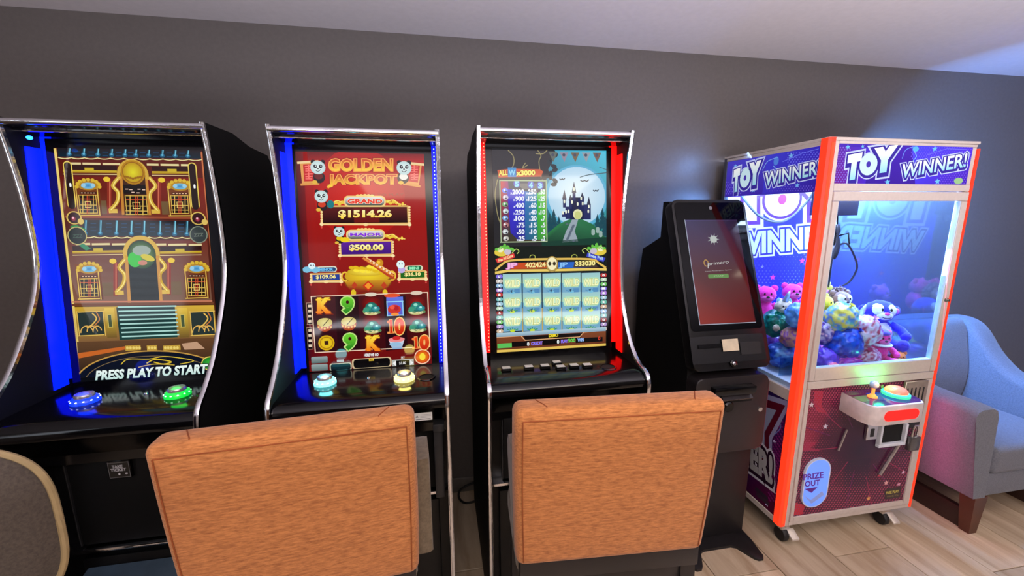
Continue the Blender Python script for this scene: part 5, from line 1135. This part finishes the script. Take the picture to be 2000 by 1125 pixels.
def monkey_x(V, sp, t, hd):
    sp('inner_ear', -.68, -.07, 1.08, (.13, .08, .16), plushm((206, 90, 220)), hd, 0, 2); sp('inner_ear', .68, -.07, 1.08, (.13, .08, .16), plushm((206, 90, 220)), hd, 0, 2)
    pts = [V(.2*cos(radians(a)), -.665+.04*abs(cos(radians(a))), .86+.09*sin(radians(a))) for a in range(200, 345, 12)]; obj('mouth', tube(pts, .0014, 6), EYE(), hd)
bear('royal blue plush monkey with white face and pink nose, right side of the pile', (2.065, 1.56, .945), .098, -24, (34, 22, 200), face=(240, 240, 246), muz=(240, 240, 246), ears='side', belly=(226, 220, 240), paw=(50, 30, 180), nosec=(236, 60, 150), extras=monkey_x, pitch=-6)
def pinkx(V, sp, t, hd):
    sp('hat', -.1, -.1, 1.5, (.62, .5, .28), plushm((88, 66, 190)), hd); obj('scarf', lathe(V(0, -.05, .62), [(.040, -.006), (.046, 0), (.040, .006)], 18), mat('scarf', (226, 226, 236), .4), t)
bear('hot pink plush toy with a violet cap, in front of the blue monkey', (1.985, 1.482, .88), .062, -18, (246, 44, 150), muz=(250, 110, 190), ears='round', extras=pinkx, nosec=(60, 20, 60))
def unix(V, sp, t, hd):
    obj('horn', lathe(V(0, -.25, 1.55), [(.014, 0), (.008, .035), (0, .06)], 10, facing(0, 20)), mat('horn_silver', (200, 220, 236), .25, metal=.5), hd)
    for q in range(4): sp('mane', -.25+q*.1, .25, 1.45-q*.22, (.2, .2, .2), plushm((90, 200, 210) if q % 2 else (220, 170, 226)), hd)
bear('white plush unicorn with violet paws, left of the blue monkey', (1.925, 1.56, .925), .076, 12, (222, 222, 228), muz=(236, 220, 220), ears='point', paw=(96, 70, 190), extras=unix)
def stripes(V, sp, t, hd):
    for z in (-.3, 0, .3):
        k_ = max(.2, (1-(z/.74)**2))**.5; pts = [V(.62*k_*cos(radians(a)), .53*k_*sin(radians(a)), z) for a in range(185, 356, 15)]; obj('stripe', tube(pts, .005, 6), mat('stripe_dark', (50, 26, 20), .8), t)
bear('small orange plush cub with dark bands at the front right of the pile', (2.062, 1.452, .815), .044, -30, (236, 120, 40), belly=(246, 200, 120), muz=(246, 206, 140), extras=stripes)
bear('green plush toy lying below the pink one', (1.965, 1.468, .812), .044, 40, (60, 200, 70), muz=(150, 220, 60), pitch=-60)
def manex(V, sp, t, hd):
    for i in range(16):
        a = i*.39; sp('mane', .62*cos(a), .12, 1.05+.58*sin(a), (.22, .22, .22), plushm((120, 86, 84)), hd, .14)
    for i, c in enumerate(((90, 90, 226), (90, 210, 150), (240, 220, 90))): sp('rainbow_band', .5+.08*i, -.25, .1+.22*i, (.26, .3, .13), plushm(c), t)
bear('brown maned plush lion with a pale muzzle lying on top of the pile', (1.915, 1.64, 1.02), .074, -5, (150, 112, 100), muz=(222, 226, 240), face=(226, 226, 240), belly=(236, 206, 160), limb=(246, 176, 110), paw=(246, 186, 130), extras=manex)
bear('yellow plush chick at the left edge of the front window', (1.775, 1.60, 1.02), .070, 20, (244, 226, 70), muz=(246, 190, 60), nosec=(240, 150, 40))
def bib(V, sp, t, hd): sp('blue_vest', 0, -.04, .05, (.66, .55, .5), plushm((20, 50, 200)), t)
bear('small yellow plush figure in a blue vest, topmost of the pile', (1.775, 1.63, 1.185), .042, 15, (244, 230, 110), ears='long', ear=(236, 236, 200), extras=bib)
for a in (
    ('yellow wrapped ball toy with a rainbow patterned face', (1.775, 1.50, 1.045), (.074, .06, .072), [(226, 210, 70), (230, 216, 90), (90, 150, 216), (80, 190, 170), (226, 216, 90)], 1.3),
    ('shiny cobalt blue wrapped ball toy at the lower left of the front window', (1.785, 1.475, .935), (.082, .06, .078), [(4, 40, 170), (6, 60, 200), (8, 90, 220), (4, 30, 150)], 2.1),
    ('wrapped ball toy in white with red lips print, centre of the pile', (1.885, 1.475, .985), (.072, .055, .076), [(220, 150, 190), (230, 224, 236), (226, 214, 232), (206, 60, 90), (226, 206, 226)], 3.7),
    ('white and crimson swirl wrapped ball toy at the bottom centre', (1.905, 1.462, .862), (.060, .045, .052), [(190, 60, 110), (220, 190, 206), (180, 50, 100), (226, 200, 214)], 4.4),
    ('magenta wrapped ball toy on the bed behind the lower window frame', (1.795, 1.462, .838), (.068, .045, .050), [(206, 40, 190), (180, 40, 206), (230, 90, 200)], 5.2),
    ('violet wrapped ball toy in the lower left corner of the front window', (1.695, 1.475, .86), (.055, .045, .06), [(90, 50, 220), (110, 60, 230), (70, 40, 200)], 6.1),
    ('lilac wrapped ball toy beside the corner post', (1.70, 1.52, .975), (.058, .05, .055), [(150, 110, 190), (206, 190, 220), (110, 90, 170), (236, 180, 190)], 7.3),
    ('teal wrapped ball toy in the side window', (1.60, 1.665, .985), (.068, .065, .070), [(4, 120, 96), (8, 140, 110), (4, 100, 90), (20, 150, 120)], 8.8),
    ('sky blue wrapped ball toy behind the corner post', (1.60, 1.545, 1.055), (.060, .05, .062), [(90, 160, 236), (120, 190, 240), (80, 130, 220)], 9.5),
    ('navy blue wrapped ball toy at the bottom of the side window', (1.60, 1.615, .845), (.075, .06, .065), [(60, 120, 220), (40, 80, 190), (110, 170, 230)], 10.2),
    ('purple wrapped ball toy under the teal one', (1.66, 1.735, .86), (.065, .06, .06), [(150, 50, 200), (120, 60, 200), (190, 110, 220)], 11.9),
    ('orange and violet wrapped ball toy in the middle of the side window', (1.60, 1.565, .945), (.058, .045, .052), [(206, 130, 110), (220, 150, 120), (150, 70, 170), (190, 120, 130)], 12.4)):
    bag(*a)
bear('cream plush unicorn with dark eyes in the side window', (1.62, 1.655, 1.005), .062, -28, (232, 214, 190), muz=(240, 224, 200), ears='point', extras=unix, ear=(130, 190, 200))
bear('fluffy hot pink plush toy against the printed board', (1.66, 1.82, 1.01), .082, -25, (246, 40, 170), muz=(250, 90, 190))
bear('magenta plush toy next to the crane cable', (1.80, 1.80, 1.03), .076, -15, (240, 50, 180), muz=(246, 110, 200))
bear('violet plush toy at the back right of the pile', (2.02, 1.83, .99), .080, -10, (170, 60, 220), muz=(206, 120, 230))
bear('purple plush toy in the back right corner', (2.13, 1.75, .90), .060, -40, (120, 60, 220), muz=(180, 130, 230))
bear('peach plush toy low in the side window', (1.66, 1.655, .86), .045, -40, (226, 150, 120), muz=(240, 190, 150))
for i in range(22):   # the lower layers of the pile
    x, y = 1.60+(i % 6)*.098+random.uniform(-.02, .02), 1.54+(i//6)*.12+random.uniform(-.02, .02)
    if x < 1.70 and y < 1.60: continue
    cn, *cs = random.choice([('pink', (230, 60, 180), (240, 130, 200)), ('blue', (60, 90, 230), (110, 150, 240)), ('yellow', (240, 190, 60), (240, 220, 120)), ('green', (60, 190, 150), (150, 220, 200)), ('violet', (150, 70, 220), (200, 150, 230)), ('coral', (230, 120, 90), (240, 180, 150))])
    b = bag(cn+' wrapped ball toy buried in the lower layer of the pile', (x, y, .775+.058), (.056, .056, .052), list(cs), 20+i*1.3); b['group'] = 'buried %s wrapped toys' % cn

# ------------------------------------------------------------------ orange chairs
def fabric(name, c, c2, str_=(3, 40, 40), sc=6):
    if name in MATS: return MATS[name]
    m = bpy.data.materials.new(name); m.use_nodes = True; nt = m.node_tree; n = nt.nodes; k = nt.links; b = n['Principled BSDF']
    tc = n.new('ShaderNodeTexCoord'); mp = n.new('ShaderNodeMapping'); mp.inputs['Scale'].default_value = str_; k.new(tc.outputs['Object'], mp.inputs[0])
    a = n.new('ShaderNodeTexNoise'); a.inputs['Scale'].default_value = sc; a.inputs['Detail'].default_value = 8; a.inputs['Roughness'].default_value = .7; k.new(mp.outputs[0], a.inputs['Vector'])
    rp = n.new('ShaderNodeValToRGB'); e = rp.color_ramp.elements; e[0].position = .36; e[1].position = .62; e[0].color = lin(c2)+(1,); e[1].color = lin(c)+(1,)
    k.new(a.outputs[0], rp.inputs[0]); k.new(rp.outputs[0], b.inputs['Base Color']); b.inputs['Roughness'].default_value = .9; b.inputs['Sheen Weight'].default_value = .15
    w2 = n.new('ShaderNodeTexNoise'); w2.inputs['Scale'].default_value = 60; k.new(mp.outputs[0], w2.inputs['Vector'])
    bp = n.new('ShaderNodeBump'); bp.inputs['Strength'].default_value = .5; bp.inputs['Distance'].default_value = .0015; k.new(a.outputs[0], bp.inputs['Height']); k.new(bp.outputs[0], b.inputs['Normal'])
    MATS[name] = m; return m
OR = fabric('orange_chenille', (198, 127, 68), (148, 86, 38), (9, 50, 50), 5); TAU = fabric('taupe_fabric', (112, 98, 78), (92, 80, 62), (8, 8, 8), 10); SEAM = mat('seam_orange', (140, 70, 28), .9)
DW = mat('espresso_wood', (20, 17, 20), .4)
def chair(loc, rz, label, cx=0, cp=.2):
    """local frame: +y faces the machines, the back face is at y=0"""
    t = empty('upholstered_chair', (loc[0], loc[1], 0), label, 'chair', 'orange backed chairs', rz)
    W, zb, zt, th = .252, .645, 1.085, .075; lean = -.035
    # back shell: rounded slab with slight lean and bulge
    bm = bmesh.new(); nx, nz_ = 14, 12
    box(bm, -W, W, 0, th, zb, zt, bev=.021, seg=4)
    bmesh.ops.subdivide_edges(bm, edges=[e for e in bm.edges if e.calc_length() > .2], cuts=9, use_grid_fill=True)
    def shape(co):
        f = (co.z-zb)/(zt-zb); co.y += lean*f-.006*sin(pi*max(0, min(1, f)))*(1-(co.x/W)**2)
        co.x *= .975+.03*f+ .012*sin(pi*max(0, min(1, f)))
        return co
    for v in bm.verts: v.co = shape(v.co)
    bk = obj('back_shell', bm, OR, t, world=False, smooth=60)
    g = .0125
    def P(x, y, z): return shape(Vector((x, y, z)))
    for pts in ([(-W+.018, -.0006, zt-.026), (W-.018, -.0006, zt-.026)], [(-W+.018, -.0012, zt-.026), (-W+.018, -.0012, zb+.02)], [(W-.018, -.0012, zt-.026), (W-.018, -.0012, zb+.02)], [(-W+.075, .018, zt+.0004), (-W+.055, th-.02, zt+.0004)], [(W-.075, .018, zt+.0004), (W-.055, th-.02, zt+.0004)], [(-W+.075, .003, zt-.016), (-W+.075, .018, zt+.0004)], [(W-.075, .003, zt-.016), (W-.075, .018, zt+.0004)]):
        q = [P(pts[0][0]+(pts[-1][0]-pts[0][0])*i/12, pts[0][1]+(pts[-1][1]-pts[0][1])*i/12, pts[0][2]+(pts[-1][2]-pts[0][2])*i/12) for i in range(13)]
        obj('seam', tube(q, .0014, 6), SEAM, bk, world=False)
    # taupe inner cushion
    pr = [(.045, .925), (cp-.06, .918), (cp-.012, .905), (cp+.004, .88), (cp-.004, .845), (cp-.06, .76), (cp-.13, .675), (.045, .66)]
    pr = [(p.x, p.y) for p in crom([(a, b, 0) for a, b in pr], 3)]
    obj('inner_cushion', prism(pr, 'x', -W+.003, W-.003+cx, bev=.008), TAU, t, world=False)
    bm = BX(-W+.01, W-.01, .03, .30, .585, .672, bev=.022, seg=3); obj('seat', bm, TAU, t, world=False)
    obj('apron', BX(-W+.02, W-.02, .015, .285, .545, .60, bev=.003), DW, t, world=False)
    obj('back_rail', BX(-W+.015, W-.015, .004, .05, .60, .66, bev=.003), DW, t, world=False)
    for x in (-1, 1):
        for y0, dy in ((.012, -.05), (.235, .01)):
            s_ = [[(x*(W-.018), y0+.0, .60), (x*(W-.058), y0, .60), (x*(W-.058), y0+.042, .60), (x*(W-.018), y0+.042, .60)], [(x*(W-.02), y0+dy, 0), (x*(W-.05), y0+dy, 0), (x*(W-.05), y0+dy+.03, 0), (x*(W-.02), y0+dy+.03, 0)]]
            obj('leg', loft(s_), DW, t, world=False)
        obj('stretcher', BX(x*(W-.036)-.012, x*(W-.036)+.012, .03, .25, .22, .25), DW, t, world=False)
    obj('stretcher', BX(-W+.04, W-.04, -.02, .003, .26, .29), DW, t, world=False)
    return t
chair((-.322, .868, 0), radians(4.5), 'orange fabric backed dark legged chair in front of the middle slot machine, nearer left one', .035)
chair((.407, .842, 0), radians(-4), 'orange fabric backed dark legged chair in front of the castle slot machine')

# ------------------------------------------------------------------ round brown chair at the left edge
rc = empty('tub_chair', (-.98, .80, 0), 'brown round backed chair with tan piping, cut off at the bottom left', 'chair')
def sup(a, hw, hh, e_=3.4):
    c, s_ = cos(a), sin(a); return (hw*math.copysign(abs(c)**(2/e_), c), hh*math.copysign(abs(s_)**(2/e_), s_))
cx_, cz_, hw, hh = -.990, .940, .248, .188
BRN = fabric('brown_fabric', (76, 67, 58), (58, 50, 43), (20, 20, 20), 9); PIP = mat('tan_piping', (150, 130, 92), .8, bump=.3)
def rings(yf, yb, k):
    bm = bmesh.new(); n_ = 64; lev = [(.0, 0), (.5, .002), (.8, .008), (.93, .020), (1., .042)]
    F_ = [[bm.verts.new((cx_+sup(2*pi*i/n_, hw, hh)[0]*max(f, .001), yf+d+.03*f*f*0+.05*((sup(2*pi*i/n_, hw, hh)[0]*f/hw)**2), cz_+sup(2*pi*i/n_, hw, hh)[1]*max(f, .001))) for i in range(n_)] for f, d in lev]
    B_ = [[bm.verts.new((cx_+sup(2*pi*i/n_, hw, hh)[0]*max(f, .001), yb-d+.05*((sup(2*pi*i/n_, hw, hh)[0]*f/hw)**2), cz_+sup(2*pi*i/n_, hw, hh)[1]*max(f, .001))) for i in range(n_)] for f, d in lev[::-1]]
    A_ = F_+B_
    for a, b in zip(A_, A_[1:]):
        for j in range(n_): bm.faces.new((a[j], a[(j+1) % n_], b[(j+1) % n_], b[j]))
    return bm
bk = obj('backrest', rings(.745, .831, 0), BRN, rc, smooth=60)
pts = [Vector((cx_+sup(a, hw+.001, hh+.001)[0], .788+.05*(sup(a, hw, hh)[0]/hw)**2, cz_+sup(a, hw+.001, hh+.001)[1])) for a in [2*pi*i/72 for i in range(73)]]
obj('piping', tube(pts, .0062, 8), PIP, bk)
obj('seat', lathe((cx_, .985, .40), [(.17, 0), (.20, .02), (.205, .06), (.20, .10), (.16, .115), (0, .12)], 32), BRN, rc)
obj('back_post', tube([(cx_, .80, .82), (cx_, .83, .66), (cx_, .90, .50)], [.02, .022, .02], 10), DW, rc)
for x, y in ((-.18, -.05), (.18, -.05), (-.17, .36), (.17, .36)): obj('leg', tube([(cx_+x*.8, .80+y*.9+.02, .42), (cx_+x, .80+y, 0)], [.018, .012], 10), DW, rc)

# ------------------------------------------------------------------ armchair by the wall
sf = empty('armchair', (2.72, 1.65, 0), 'grey blue upholstered armchair with brown wooden legs beside the claw machine', 'armchair')
SFM = fabric('grey_tweed', (112, 114, 122), (94, 96, 104), (14, 14, 14), 12)
def arm(xo_t, xo_b, xi_t, xi_b, zf):
    secs = []
    prof = [(1.285, zf-.02), (1.30, zf), (1.42, zf+.005), (1.52, zf+.012), (1.60, zf+.045), (1.68, zf+.12), (1.75, zf+.22), (1.81, zf+.27), (1.90, zf+.275), (1.96, zf+.25)]
    for y, z in [tuple(p)[:2] for p in crom([(a, b, 0) for a, b in prof], 3)]:
        w1 = xi_t-xo_t; r_ = abs(w1)*.28; sg = 1 if w1 > 0 else -1
        yb = min(y, 1.90) if y > 1.3 else y-.01
        secs.append([(xo_b, y, .20), (xo_t, y, z-r_), (xo_t+sg*r_*.3, y, z-r_*.3), (xo_t+sg*r_, y, z), (xi_t-sg*r_, y, z), (xi_t-sg*r_*.3, y, z-r_*.3), (xi_t, y, z-r_), (xi_b, y, .20)])
    return loft(secs)
obj('arm', arm(2.315, 2.40, 2.445, 2.47, .655), SFM, sf, smooth=50); obj('arm', arm(3.13, 3.09, 2.99, 2.98, .625), SFM, sf, smooth=50)
obj('back', prism([(1.80, .30), (1.83, .60), (1.85, .86), (1.87, .90), (1.93, .91), (1.97, .88), (1.97, .20), (1.80, .20)], 'x', 2.43, 3.0, bev=.012), SFM, sf)
obj('back_cushion', prism([(p.x, p.y) for p in crom([(1.74, .44, 0), (1.73, .60, 0), (1.765, .80, 0), (1.79, .895, 0), (1.84, .905, 0), (1.85, .86, 0), (1.82, .60, 0), (1.79, .44, 0)], 3)], 'x', 2.475, 2.975, bev=.015), SFM, sf)
obj('seat_cushion', BX(2.466, 2.985, 1.275, 1.80, .315, .455, bev=.03, seg=4), SFM, sf)
obj('seat_base', BX(2.43, 3.02, 1.292, 1.90, .20, .318, bev=.006), SFM, sf)
LEGM = mat('brown_leg_wood', (84, 44, 28), .35, nscale=12, namt=.2)
for x, y in ((2.445, 1.315), (3.0, 1.315), (2.445, 1.90), (3.0, 1.90)):
    sx = 1; obj('leg', loft([[(x-.03, y-.03, .20), (x+.045, y-.03, .20), (x+.045, y+.03, .20), (x-.03, y+.03, .20)], [(x-.005, y-.02, 0), (x+.04, y-.02, 0), (x+.04, y+.02, 0), (x-.005, y+.02, 0)]]), LEGM, sf)
for x in (2.45, 3.0): obj('side_runner', BX(x, x+.03, 1.34, 1.90, .0, .10, bev=.003), mat('dark_runner', (46, 26, 20), .4), sf)

# ------------------------------------------------------------------ power cable by the wall
c = obj('power_cable', tube(crom([(.30, 1.99, .10), (.20, 1.97, .105), (.12, 1.95, .105), (.065, 1.94, .085), (.055, 1.93, .05), (.085, 1.93, .012), (.15, 1.94, .008), (.24, 1.97, .008)], 6), .006, 8), mat('cable_black', (8, 8, 9), .4))
tag(c, 'black power cable looped against the baseboard behind the slot machines', 'cable')
